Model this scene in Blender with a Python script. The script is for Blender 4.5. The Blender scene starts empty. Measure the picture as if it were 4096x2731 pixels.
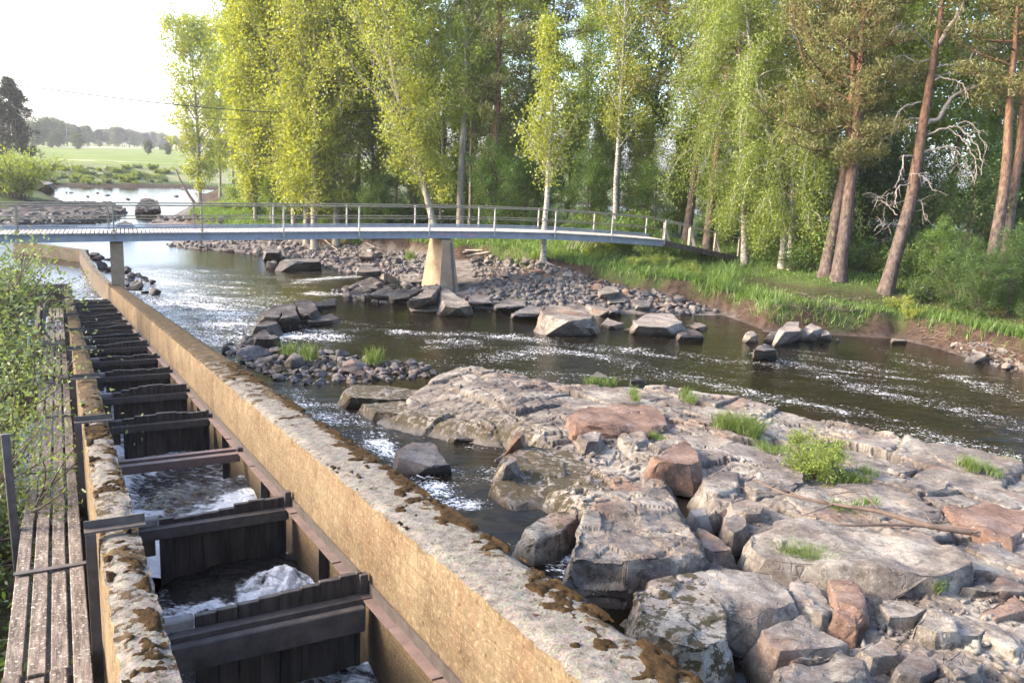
import bpy, bmesh, math, random
import numpy as np
from mathutils import Vector, Matrix, noise as mnoise
from math import radians, sin, cos, pi, sqrt

SC = bpy.context.scene
COL = SC.collection
# ------------------------------------------------------------------ camera
CAM_Z = 7.5
FOC = 3306.0                      # focal length in pixels of the 4096 px wide photograph
PITCH, ROLL = radians(12.2), radians(3.1)
_F = np.array([0, cos(PITCH), -sin(PITCH)])
_u = np.array([0, sin(PITCH), cos(PITCH)])
_x = np.array([1.0, 0, 0])
_R = _x * cos(ROLL) + _u * sin(ROLL)
_U = _u * cos(ROLL) - _x * sin(ROLL)
cam = bpy.data.cameras.new('camera')
cam.sensor_fit = 'HORIZONTAL'
cam.sensor_width = 22.3
cam.lens = 22.3 * FOC / 4096.0
cam.clip_start, cam.clip_end = 0.1, 4000
camo = bpy.data.objects.new('camera', cam)
COL.objects.link(camo)
camo.matrix_world = Matrix(((_R[0], _U[0], -_F[0], 0), (_R[1], _U[1], -_F[1], 0), (_R[2], _U[2], -_F[2], CAM_Z), (0, 0, 0, 1)))
SC.camera = camo
# ------------------------------------------------------------------ light
SUN_TO = Vector((-0.98, -0.06, 0.0)).normalized()
SUN_EL = radians(27)
world = bpy.data.worlds.new('World')
SC.world = world
world.use_nodes = True
_nt = world.node_tree
_bg = _nt.nodes['Background']
_sky = _nt.nodes.new('ShaderNodeTexSky')
_sky.sky_type = 'NISHITA'
_sky.sun_disc = False
_sky.sun_elevation = SUN_EL
_sky.sun_rotation = math.atan2(SUN_TO.x, SUN_TO.y)
_sky.altitude = 0
_sky.air_density = 0.75
_sky.dust_density = 3.0
_sky.ozone_density = 1.0
_nt.links.new(_sky.outputs[0], _bg.inputs[0])
_bg.inputs[1].default_value = 0.15
sun = bpy.data.lights.new('sun', 'SUN')
sun.energy = 1.35
sun.angle = radians(11)
sun.color = (1.0, 0.83, 0.62)
suno = bpy.data.objects.new('sun', sun)
COL.objects.link(suno)
_sd = Vector((SUN_TO.x * cos(SUN_EL), SUN_TO.y * cos(SUN_EL), sin(SUN_EL)))
suno.rotation_euler = _sd.to_track_quat('Z', 'Y').to_euler()
suno.location = (-60, 10, 60)
vs = SC.view_settings
vs.view_transform = 'Standard'
vs.look = 'None'
vs.exposure = 2.6
vs.gamma = 1.0
SC.cycles.use_denoising = True
SC.cycles.max_bounces = 8
SC.cycles.transparent_max_bounces = 8
SC.cycles.transmission_bounces = 4
SC.cycles.caustics_reflective = False
SC.cycles.caustics_refractive = False

# ------------------------------------------------------------------ helpers
def sstep(a, b, x):
    t = np.clip((np.asarray(x, float) - a) / (b - a), 0, 1)
    return t * t * (3 - 2 * t)

def ray(px, py):
    return _F + _R * (px - 2048) / FOC + _U * (1365.5 - py) / FOC

def W(px, py, z):
    """the place at height z that the photograph shows at this pixel"""
    v = ray(px, py)
    p = v * ((z - CAM_Z) / v[2])
    p[2] += CAM_Z
    return p

def AT(px, py, d):
    p = ray(px, py) * d
    p[2] += CAM_Z
    return p

def depth(p):
    return float((np.asarray(p) - np.array([0, 0, CAM_Z])) @ _F)

def tag(o, label=None, cat=None, group=None, kind=None):
    if label: o['label'] = label
    if cat: o['category'] = cat
    if group: o['group'] = group
    if kind: o['kind'] = kind
    return o

def thing(name, label, cat, loc=(0, 0, 0), group=None):
    o = bpy.data.objects.new(name, None)
    o.empty_display_size = 0.2
    COL.objects.link(o)
    o.location = loc
    return tag(o, label, cat, group)

def link(name, me, mat=None, parent=None, loc=None):
    o = bpy.data.objects.new(name, me)
    COL.objects.link(o)
    if mat is not None and not me.materials:
        me.materials.append(mat)
    if parent is not None: o.parent = parent
    if loc is not None: o.location = loc
    return o

def dup(root, loc, rotz=0.0, scale=None, label=None, group=None):
    r = root.copy(); COL.objects.link(r)
    r.location = loc; r.rotation_euler = (0, 0, rotz)
    if scale is not None: r.scale = scale
    if label: r['label'] = label
    if group: r['group'] = group
    for ch in list(root.children):
        c = ch.copy(); COL.objects.link(c); c.parent = r
        for g in ch.children:
            e = g.copy(); COL.objects.link(e); e.parent = c
    return r

def npmesh(name, V, Fc, smooth=False, attrs=None):
    """mesh from numpy arrays; Fc is (n,3) or (n,4)"""
    V = np.asarray(V, np.float32); Fc = np.asarray(Fc, np.int32)
    me = bpy.data.meshes.new(name)
    n, k = Fc.shape
    me.vertices.add(len(V)); me.vertices.foreach_set('co', V.ravel())
    me.loops.add(n * k); me.loops.foreach_set('vertex_index', Fc.ravel())
    me.polygons.add(n)
    me.polygons.foreach_set('loop_start', np.arange(0, n * k, k, dtype=np.int32))
    me.polygons.foreach_set('loop_total', np.full(n, k, np.int32))
    if smooth: me.polygons.foreach_set('use_smooth', np.ones(n, bool))
    for key, val in (attrs or {}).items():
        a = me.attributes.new(key, 'FLOAT', 'POINT')
        a.data.foreach_set('value', np.asarray(val, np.float32))
    me.update(calc_edges=True)
    return me

class MB:
    """collects boxes, bars and tubes; build() links them as one mesh object"""
    def __init__(self): self.v = []; self.f = []
    def add(self, V, Fs):
        b = len(self.v)
        self.v += [tuple(map(float, p)) for p in V]
        self.f += [tuple(i + b for i in q) for q in Fs]
        return self
    def hexa(self, P):
        """eight corners: bottom ring then top ring"""
        return self.add(P, [(3, 2, 1, 0), (4, 5, 6, 7), (0, 1, 5, 4), (1, 2, 6, 5), (2, 3, 7, 6), (3, 0, 4, 7)])
    def box(self, lo, hi):
        x0, y0, z0 = lo; x1, y1, z1 = hi
        return self.hexa([(x0, y0, z0), (x1, y0, z0), (x1, y1, z0), (x0, y1, z0), (x0, y0, z1), (x1, y0, z1), (x1, y1, z1), (x0, y1, z1)])
    def bar(self, a, b, w, h, up=(0, 0, 1)):
        a = Vector(a); b = Vector(b); d = (b - a).normalized(); u = Vector(up)
        s = d.cross(u).normalized() * (w / 2); t = s.cross(d).normalized() * (h / 2)
        return self.hexa([a - s - t, a + s - t, b + s - t, b - s - t, a - s + t, a + s + t, b + s + t, b - s + t])
    def tube(self, pts, rad, n=8):
        V, Fs = tube_arrays(pts, rad, n)
        return self.add(V, Fs)
    def build(self, name, mat, parent=None, loc=None, bevel=0.0, smooth=False):
        me = bpy.data.meshes.new(name)
        o0 = np.array(loc if loc is not None else (parent.location if parent is not None else (0, 0, 0)))
        me.from_pydata([tuple(np.array(p) - o0) for p in self.v], [], self.f)
        if bevel > 0:
            bm = bmesh.new(); bm.from_mesh(me)
            bmesh.ops.bevel(bm, geom=[e for e in bm.edges], offset=bevel, segments=1, affect='EDGES', clamp_overlap=True)
            bm.to_mesh(me); bm.free()
        if smooth:
            me.polygons.foreach_set('use_smooth', np.ones(len(me.polygons), bool))
            me.set_sharp_from_angle(angle=radians(40))
        me.update()
        o = link(name, me, mat, parent)
        if parent is None: o.location = tuple(o0)
        return o

def tube_arrays(pts, rad, n=6):
    pts = np.asarray(pts, float); m = len(pts)
    rad = np.full(m, rad, float) if np.isscalar(rad) else np.asarray(rad, float)
    T = np.gradient(pts, axis=0); T /= np.linalg.norm(T, axis=1)[:, None] + 1e-9
    ref = np.array([0, 0, 1.0]) if abs(T[0][2]) < 0.8 else np.array([1.0, 0, 0])
    A = np.cross(T, ref); A /= np.linalg.norm(A, axis=1)[:, None] + 1e-9
    B = np.cross(T, A)
    th = np.arange(n) * 2 * pi / n
    V = pts[:, None] + rad[:, None, None] * (A[:, None] * np.cos(th)[None, :, None] + B[:, None] * np.sin(th)[None, :, None])
    V = V.reshape(-1, 3)
    Fs = [(i * n + j, i * n + (j + 1) % n, (i + 1) * n + (j + 1) % n, (i + 1) * n + j) for i in range(m - 1) for j in range(n)]
    return V, Fs

def tubes_mesh(name, tubes, n=6):
    Vs, Fs, b = [], [], 0
    for pts, rad in tubes:
        V, F2 = tube_arrays(pts, rad, n)
        Vs.append(V); Fs.append(np.array(F2) + b); b += len(V)
    return npmesh(name, np.concatenate(Vs), np.concatenate(Fs), smooth=True)

def fbm(x, y, seed=0, octaves=5, lac=2.0, gain=0.5):
    """vectorised value-noise fbm"""
    x = np.asarray(x, float); y = np.asarray(y, float); out = np.zeros_like(x); amp = 1.0; tot = 0
    for o in range(octaves):
        xi = np.floor(x).astype(np.int64); yi = np.floor(y).astype(np.int64)
        fx = x - xi; fy = y - yi; fx = fx * fx * (3 - 2 * fx); fy = fy * fy * (3 - 2 * fy)
        def h(a, b):
            k = (a * 374761393 + b * 668265263 + (seed + o) * 974711) & 0xFFFFFFFF
            k = ((k ^ (k >> 13)) * 1274126177) & 0xFFFFFFFF
            return ((k ^ (k >> 16)) & 0xFFFF) / 32767.5 - 1.0
        v = (h(xi, yi) * (1 - fx) + h(xi + 1, yi) * fx) * (1 - fy) + (h(xi, yi + 1) * (1 - fx) + h(xi + 1, yi + 1) * fx) * fy
        out += amp * v; tot += amp; amp *= gain; x = x * lac + 17.3; y = y * lac - 9.1
    return out / tot

def poly_sd(X, Y, poly):
    """signed distance to a polygon, positive inside"""
    P = np.asarray(poly, float)[:, :2]; Q = np.roll(P, -1, 0)
    X = np.asarray(X, float); Y = np.asarray(Y, float)
    d2 = np.full(X.shape, 1e18); ins = np.zeros(X.shape, bool)
    for (x0, y0), (x1, y1) in zip(P, Q):
        ex, ey = x1 - x0, y1 - y0
        t = np.clip(((X - x0) * ex + (Y - y0) * ey) / (ex * ex + ey * ey + 1e-12), 0, 1)
        d2 = np.minimum(d2, (X - x0 - t * ex) ** 2 + (Y - y0 - t * ey) ** 2)
        c = ((y0 > Y) != (y1 > Y))
        ins ^= c & (X < (x1 - x0) * (Y - y0) / (y1 - y0 + 1e-12) + x0)
    d = np.sqrt(d2)
    return np.where(ins, d, -d)

def line_d(X, Y, pts):
    d2 = np.full(np.shape(X), 1e18)
    for (x0, y0), (x1, y1) in zip(pts[:-1], pts[1:]):
        ex, ey = x1 - x0, y1 - y0
        t = np.clip(((X - x0) * ex + (Y - y0) * ey) / (ex * ex + ey * ey + 1e-12), 0, 1)
        d2 = np.minimum(d2, (X - x0 - t * ex) ** 2 + (Y - y0 - t * ey) ** 2)
    return np.sqrt(d2)

# ---- the fish ladder's own axes: s runs downstream away from the camera, w across to the right
DV = np.array([-0.487, 0.8734]); NV = np.array([0.8734, 0.487])
def LP(s, w, dz=0.0):
    return np.array([DV[0] * s + NV[0] * w, DV[1] * s + NV[1] * w, 5.64 - 0.1084 * s + dz])
def SW(x, y):
    return DV[0] * x + DV[1] * y, NV[0] * x + NV[1] * y

# ---- water level of the river
def water_z(x, y):
    s, w = SW(np.asarray(x, float), np.asarray(y, float))
    side = np.interp(s, [6, 8, 10, 13, 16, 20, 26, 32, 200], [1.75, 1.72, 1.5, 1.15, 0.8, 0.45, 0.15, 0.0, 0.0])
    main = 0.58 * sstep(5, 17, w) * (1 - sstep(44, 54, s))
    k = np.maximum(sstep(10, 13.5, w), sstep(20, 27, s))
    return side * (1 - k) + main * k

# ------------------------------------------------------------------ materials
def nd(nt, kind, props=None, ins=None):
    n = nt.nodes.new('ShaderNode' + kind)
    for k, v in (props or {}).items(): setattr(n, k, v)
    for k, v in (ins or {}).items():
        if isinstance(v, bpy.types.NodeSocket): nt.links.new(v, n.inputs[k])
        else: n.inputs[k].default_value = v
    return n
def new_mat(name, rough=0.8, spec=0.3):
    m = bpy.data.materials.new(name); m.use_nodes = True
    b = m.node_tree.nodes['Principled BSDF']
    b.inputs['Roughness'].default_value = rough
    b.inputs['Specular IOR Level'].default_value = spec
    return m, m.node_tree, b
def c4(c): return (c[0], c[1], c[2], 1.0)
def ramp(nt, fac, stops):
    r = nd(nt, 'ValToRGB', None, {0: fac})
    el = r.color_ramp.elements
    el[0].position = stops[0][0]; el[0].color = c4(stops[0][1])
    el[1].position = stops[-1][0]; el[1].color = c4(stops[-1][1])
    for p, c in stops[1:-1]:
        e = el.new(p); e.color = c4(c)
    return r.outputs[0]
def mixc(nt, fac, a, b, mode='MIX'):
    n = nd(nt, 'Mix', {'data_type': 'RGBA', 'blend_type': mode})
    for i, v in ((0, fac), (6, a), (7, b)):
        if isinstance(v, bpy.types.NodeSocket): nt.links.new(v, n.inputs[i])
        elif i == 0: n.inputs[0].default_value = v
        else: n.inputs[i].default_value = c4(v)
    return n.outputs[2]
def mth(nt, op, a, b=0.0, clamp=False):
    n = nd(nt, 'Math', {'operation': op, 'use_clamp': clamp}, {0: a, 1: b})
    return n.outputs[0]
def ss(nt, x, a, b):
    return nd(nt, 'MapRange', {'interpolation_type': 'SMOOTHSTEP'}, {0: x, 1: a, 2: b, 3: 0.0, 4: 1.0}).outputs[0]
def coords(nt, scale=(1, 1, 1), which='Object', rot=(0, 0, 0)):
    t = nd(nt, 'TexCoord')
    return nd(nt, 'Mapping', None, {0: t.outputs[which], 2: rot, 3: scale}).outputs[0]
def noi(nt, vec, scale, detail=5.0, rough=0.55, dist=0.0):
    return nd(nt, 'TexNoise', None, {'Vector': vec, 'Scale': scale, 'Detail': detail, 'Roughness': rough, 'Distortion': dist}).outputs[0]
def vor(nt, vec, scale, feature='F1', out=0):
    return nd(nt, 'TexVoronoi', {'feature': feature}, {'Vector': vec, 'Scale': scale}).outputs[out]
def bump(nt, b, h, strength=0.4, dist=0.03):
    n = nd(nt, 'Bump', None, {'Height': h, 'Strength': strength, 'Distance': dist})
    nt.links.new(n.outputs[0], b.inputs['Normal'])
    return n
def setc(nt, b, sock, key='Base Color'):
    nt.links.new(sock, b.inputs[key])
def attr(nt, name):
    return nd(nt, 'Attribute', {'attribute_name': name}).outputs['Fac']

def rock_mat(name, dark, mid, pale, stain=0.5, lichen=0.5, wetc=(0.05, 0.04, 0.03)):
    m, nt, b = new_mat(name, 0.8, 0.3)
    v = coords(nt)
    info = nd(nt, 'ObjectInfo')
    off = nd(nt, 'VectorMath', {'operation': 'ADD'}, {0: v, 1: info.outputs['Location']}).outputs[0]
    n1 = noi(nt, off, 1.1, 8, 0.6)
    n2 = noi(nt, off, 9.0, 8, 0.65)
    n3 = noi(nt, off, 55.0, 4, 0.6)
    base = ramp(nt, mth(nt, 'ADD', mth(nt, 'MULTIPLY', n1, 0.65), mth(nt, 'MULTIPLY', n2, 0.35)), [(0.39, dark), (0.5, mid), (0.61, pale)])
    base = mixc(nt, mth(nt, 'MULTIPLY', ss(nt, noi(nt, off, 0.7, 6, 0.6), 0.52, 0.7), stain), base, (0.25, 0.135, 0.08))
    base = mixc(nt, 0.5, base, ramp(nt, n3, [(0.3, (0.2, 0.2, 0.2)), (0.7, (1.4, 1.37, 1.35))]), 'MULTIPLY')
    base = mixc(nt, mth(nt, 'MULTIPLY', ss(nt, noi(nt, off, 14.0, 6, 0.7), 0.6, 0.66), 0.35), base, (0.5, 0.46, 0.42))
    nl = noi(nt, off, 6.5, 8, 0.7)
    lic = mth(nt, 'MULTIPLY', ss(nt, nl, 0.57, 0.63), lichen)
    base = mixc(nt, lic, base, (0.055, 0.048, 0.036))
    crack = vor(nt, nd(nt, 'VectorMath', {'operation': 'ADD'}, {0: off, 1: nd(nt, 'VectorMath', {'operation': 'SCALE'}, {0: nd(nt, 'TexNoise', None, {'Vector': off, 'Scale': 2.5}).outputs[1], 'Scale': 1.1}).outputs[0]}).outputs[0], 0.85, 'DISTANCE_TO_EDGE')
    ck = mth(nt, 'SUBTRACT', 1.0, ss(nt, crack, 0.0, 0.016))
    base = mixc(nt, mth(nt, 'MULTIPLY', ck, 0.3), base, (0.05, 0.04, 0.035))
    base = mixc(nt, mth(nt, 'MULTIPLY', attr(nt, 'crack'), 0.85), base, (0.03, 0.024, 0.02))
    am = attr(nt, 'moss')
    mo = mth(nt, 'MULTIPLY', mth(nt, 'MULTIPLY', am, 3.0, True), ss(nt, mth(nt, 'ADD', nl, mth(nt, 'MULTIPLY', am, 0.16)), 0.575, 0.62))
    base = mixc(nt, mo, base, (0.05, 0.039, 0.019))
    wet = attr(nt, 'wet')
    base = mixc(nt, mth(nt, 'MULTIPLY', wet, 0.85), base, wetc)
    setc(nt, b, base)
    setc(nt, b, mth(nt, 'SUBTRACT', 0.85, mth(nt, 'MULTIPLY', wet, 0.5)), 'Roughness')
    h = mth(nt, 'ADD', mth(nt, 'MULTIPLY', n2, 0.7), mth(nt, 'MULTIPLY', n3, 0.35))
    h = mth(nt, 'SUBTRACT', h, mth(nt, 'MULTIPLY', ck, 0.5))
    bump(nt, b, h, 0.55, 0.05)
    return m
M = {}
M['rock'] = rock_mat('pink_grey_granite', (0.063, 0.053, 0.049), (0.156, 0.134, 0.113), (0.293, 0.270, 0.229), 0.45, 0.75)
M['rock_red'] = rock_mat('reddish_granite', (0.085, 0.051, 0.036), (0.154, 0.095, 0.069), (0.216, 0.160, 0.128), 0.7, 0.4)
M['rock_grey'] = rock_mat('grey_river_stone', (0.052, 0.047, 0.046), (0.105, 0.095, 0.092), (0.190, 0.174, 0.164), 0.3, 0.3)
M['rock_dark'] = rock_mat('dark_river_stone', (0.023, 0.020, 0.020), (0.055, 0.050, 0.048), (0.118, 0.108, 0.102), 0.15, 0.3)
M['rock_pale'] = rock_mat('pale_river_stone', (0.124, 0.108, 0.095), (0.203, 0.177, 0.154), (0.295, 0.262, 0.233), 0.25, 0.15)

def simple(name, col, rough=0.7, var=0.35, scale=6.0, bmp=0.2, spec=0.3, stretch=(1, 1, 1), metal=0.0):
    m, nt, b = new_mat(name, rough, spec)
    v = coords(nt, stretch)
    n = noi(nt, v, scale, 7, 0.6)
    lo = tuple(c * (1 - var) for c in col); hi = tuple(min(1, c * (1 + var)) for c in col)
    setc(nt, b, ramp(nt, n, [(0.3, lo), (0.7, hi)]))
    b.inputs['Metallic'].default_value = metal
    if bmp: bump(nt, b, noi(nt, v, scale * 4, 6, 0.6), bmp, 0.02)
    return m

def leaf_mat(name, col, trans=0.45, var=0.3, tcol=None):
    m = bpy.data.materials.new(name); m.use_nodes = True
    nt = m.node_tree; nt.nodes.clear()
    out = nd(nt, 'OutputMaterial')
    v = coords(nt)
    n = noi(nt, v, 0.9, 4, 0.6)
    n2 = noi(nt, v, 7.0, 3, 0.6)
    f = mth(nt, 'ADD', mth(nt, 'MULTIPLY', n, 0.55), mth(nt, 'MULTIPLY', n2, 0.45))
    lo = tuple(c * (1 - var) for c in col); hi = tuple(c * (1 + var) for c in col)
    c = ramp(nt, f, [(0.32, lo), (0.68, hi)])
    tc = tcol or (col[0] * 1.35, col[1] * 1.25, col[2] * 0.55)
    t = ramp(nt, f, [(0.32, tuple(q * (1 - var) for q in tc)), (0.68, tuple(q * (1 + var) for q in tc))])
    d = nd(nt, 'BsdfDiffuse', None, {0: c})
    tr = nd(nt, 'BsdfTranslucent', None, {0: t})
    g = nd(nt, 'BsdfGlossy', None, {0: (0.6, 0.6, 0.6, 1), 1: 0.45})
    mx = nd(nt, 'MixShader', None, {0: trans, 1: d.outputs[0], 2: tr.outputs[0]})
    m2 = nd(nt, 'MixShader', None, {0: 0.035, 1: mx.outputs[0], 2: g.outputs[0]})
    nt.links.new(m2.outputs[0], out.inputs[0])
    return m
M['aspen_leaf'] = leaf_mat('aspen_leaves', (0.25, 0.29, 0.055), 0.52)
M['green_leaf'] = leaf_mat('green_leaves', (0.2, 0.265, 0.055), 0.5)
M['dark_leaf'] = leaf_mat('deep_green_shade_leaves', (0.06, 0.11, 0.025), 0.4)  # deep green, dark enough to paint shade into foliage as well
M['birch_leaf'] = leaf_mat('birch_leaves', (0.195, 0.25, 0.05), 0.45)
M['willow_leaf'] = leaf_mat('willow_leaves', (0.15, 0.2, 0.085), 0.4)
M['pine_needle'] = leaf_mat('pine_needles', (0.155, 0.155, 0.052), 0.25, 0.35)
M['spruce_needle'] = leaf_mat('spruce_needles', (0.035, 0.042, 0.022), 0.1, 0.3)
M['far_leaf'] = leaf_mat('far_tree_leaves', (0.09, 0.12, 0.065), 0.3)
M['grass'] = leaf_mat('grass_blades', (0.13, 0.19, 0.05), 0.4)
M['dry_grass'] = leaf_mat('bank_grass', (0.115, 0.19, 0.042), 0.4, 0.5)
M['bush_leaf'] = leaf_mat('undergrowth_leaves', (0.105, 0.18, 0.034), 0.42)
def bark(name, lo, hi, scale=7, stretch=(1, 1, 0.25)):
    m, nt, b = new_mat(name, 0.9, 0.15)
    v = coords(nt, stretch)
    n = noi(nt, v, scale, 7, 0.65)
    setc(nt, b, ramp(nt, n, [(0.35, lo), (0.65, hi)]))
    bump(nt, b, noi(nt, v, scale * 3, 5, 0.6), 0.7, 0.04)
    return m
M['aspen_bark'] = bark('aspen_bark', (0.125, 0.113, 0.090), (0.281, 0.257, 0.211), 3)
M['birch_bark'] = bark('birch_bark', (0.078, 0.070, 0.062), (0.484, 0.445, 0.390), 5, (1, 1, 2.2))
M['pine_bark'] = bark('grey_pine_bark', (0.058, 0.043, 0.035), (0.172, 0.129, 0.105), 9)
M['dead_wood'] = simple('bleached_dead_wood', (0.24, 0.205, 0.175), 0.85, 0.3, 5, 0.3)
M['root_wood'] = simple('bare_root_wood', (0.109, 0.078, 0.061), 0.9, 0.4, 5, 0.3)
# pine trunk: grey at the foot, orange bark higher up
def pine_trunk_mat():
    m, nt, b = new_mat('scots_pine_bark', 0.9, 0.15)
    v = coords(nt, (1, 1, 0.3))
    n = noi(nt, v, 9, 7, 0.65)
    low = ramp(nt, n, [(0.35, (0.035, 0.027, 0.024)), (0.65, (0.15, 0.115, 0.097))])
    hi = ramp(nt, n, [(0.35, (0.09, 0.052, 0.034)), (0.65, (0.25, 0.14, 0.085))])
    z = nd(nt, 'SeparateXYZ', None, {0: nd(nt, 'TexCoord').outputs['Object']}).outputs[2]
    f = ss(nt, mth(nt, 'ADD', z, mth(nt, 'MULTIPLY', n, 3.0)), 4.0, 11.0)
    setc(nt, b, mixc(nt, f, low, hi))
    bump(nt, b, noi(nt, v, 26, 5, 0.6), 0.8, 0.04)
    return m
M['pine_trunk'] = pine_trunk_mat()
M['steel'] = simple('rust_brown_steel', (0.066, 0.055, 0.048), 0.6, 0.4, 9, 0.25, 0.4)
M['steel_red'] = simple('red_primed_steel', (0.133, 0.090, 0.076), 0.65, 0.3, 6, 0.2, 0.4)
M['steel_dark'] = simple('dark_steel', (0.055, 0.047, 0.045), 0.55, 0.4, 12, 0.2, 0.45)
M['wet_timber'] = simple('wet_black_timber', (0.05, 0.04, 0.033), 0.55, 0.7, 3.0, 0.35, 0.4, (6, 6, 0.8))
M['top_timber'] = simple('weathered_timber', (0.078, 0.066, 0.058), 0.8, 0.5, 5, 0.4, 0.3)
M['grey_timber'] = simple('pale_grey_timber', (0.211, 0.191, 0.176), 0.85, 0.4, 4, 0.4, 0.2, (1, 1, 1))
M['bridge_steel'] = simple('blue_grey_paint', (0.187, 0.215, 0.254), 0.55, 0.12, 3, 0.05, 0.4)
M['bridge_rail'] = simple('olive_grey_galvanised', (0.156, 0.144, 0.105), 0.5, 0.15, 4, 0.05, 0.4)
M['deck'] = simple('pale_deck_boards', (0.38, 0.355, 0.32), 0.85, 0.15, 8, 0.1, 0.2)
M['ramp_wood'] = simple('ramp_timber', (0.343, 0.296, 0.242), 0.85, 0.2, 5, 0.1, 0.2)
M['pink'] = simple('pink_paint', (0.468, 0.234, 0.281), 0.7, 0.1, 5, 0)
M['blue'] = simple('faded_blue_rope', (0.172, 0.328, 0.390), 0.8, 0.2, 5, 0.1)
M['cable'] = simple('black_cable', (0.03, 0.035, 0.035), 0.6, 0.2, 3, 0)
M['pole_wood'] = simple('grey_pole_wood', (0.156, 0.136, 0.117), 0.9, 0.3, 4, 0.2, 0.2, (1, 1, 0.2))
def beam_mat():
    m, nt, b = new_mat('blue_grey_beam_paint', 0.55, 0.4)
    v = coords(nt)
    base = ramp(nt, noi(nt, v, 2.5, 5, 0.6), [(0.35, (0.165, 0.19, 0.225)), (0.65, (0.215, 0.24, 0.28))])
    st = noi(nt, coords(nt, (5, 5, 0.35)), 2.4, 6, 0.7)
    base = mixc(nt, mth(nt, 'MULTIPLY', ss(nt, st, 0.58, 0.72), 0.55), base, (0.16, 0.095, 0.06))
    setc(nt, b, base)
    return m
M['bridge_beam'] = beam_mat()
M['foam'] = simple('white_foam', (0.82, 0.82, 0.8), 0.8, 0.1, 20, 0.5, 0.3)
M['moss'] = simple('brown_moss', (0.033, 0.021, 0.010), 1.0, 0.5, 14, 0.6, 0.05)

def plank_mat():
    m, nt, b = new_mat('lichen_spotted_planks', 0.9, 0.15)
    v = coords(nt, (1, 1, 1), 'Object', (0, 0, -0.509))
    vs_ = nd(nt, 'Mapping', None, {0: v, 3: (9, 0.7, 9)}).outputs[0]
    n = noi(nt, vs_, 3.0, 7, 0.65)
    base = ramp(nt, n, [(0.33, (0.05, 0.039, 0.033)), (0.52, (0.13, 0.106, 0.09)), (0.7, (0.22, 0.188, 0.162))])
    sp = mth(nt, 'MULTIPLY', ss(nt, noi(nt, v, 38, 5, 0.7), 0.56, 0.64), 0.75)
    base = mixc(nt, sp, base, (0.5, 0.49, 0.44))
    base = mixc(nt, mth(nt, 'MULTIPLY', ss(nt, noi(nt, v, 9, 6, 0.7), 0.56, 0.66), 0.6), base, (0.07, 0.06, 0.045))
    setc(nt, b, base); bump(nt, b, n, 0.6, 0.02)
    return m
M['plank'] = plank_mat()

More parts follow.
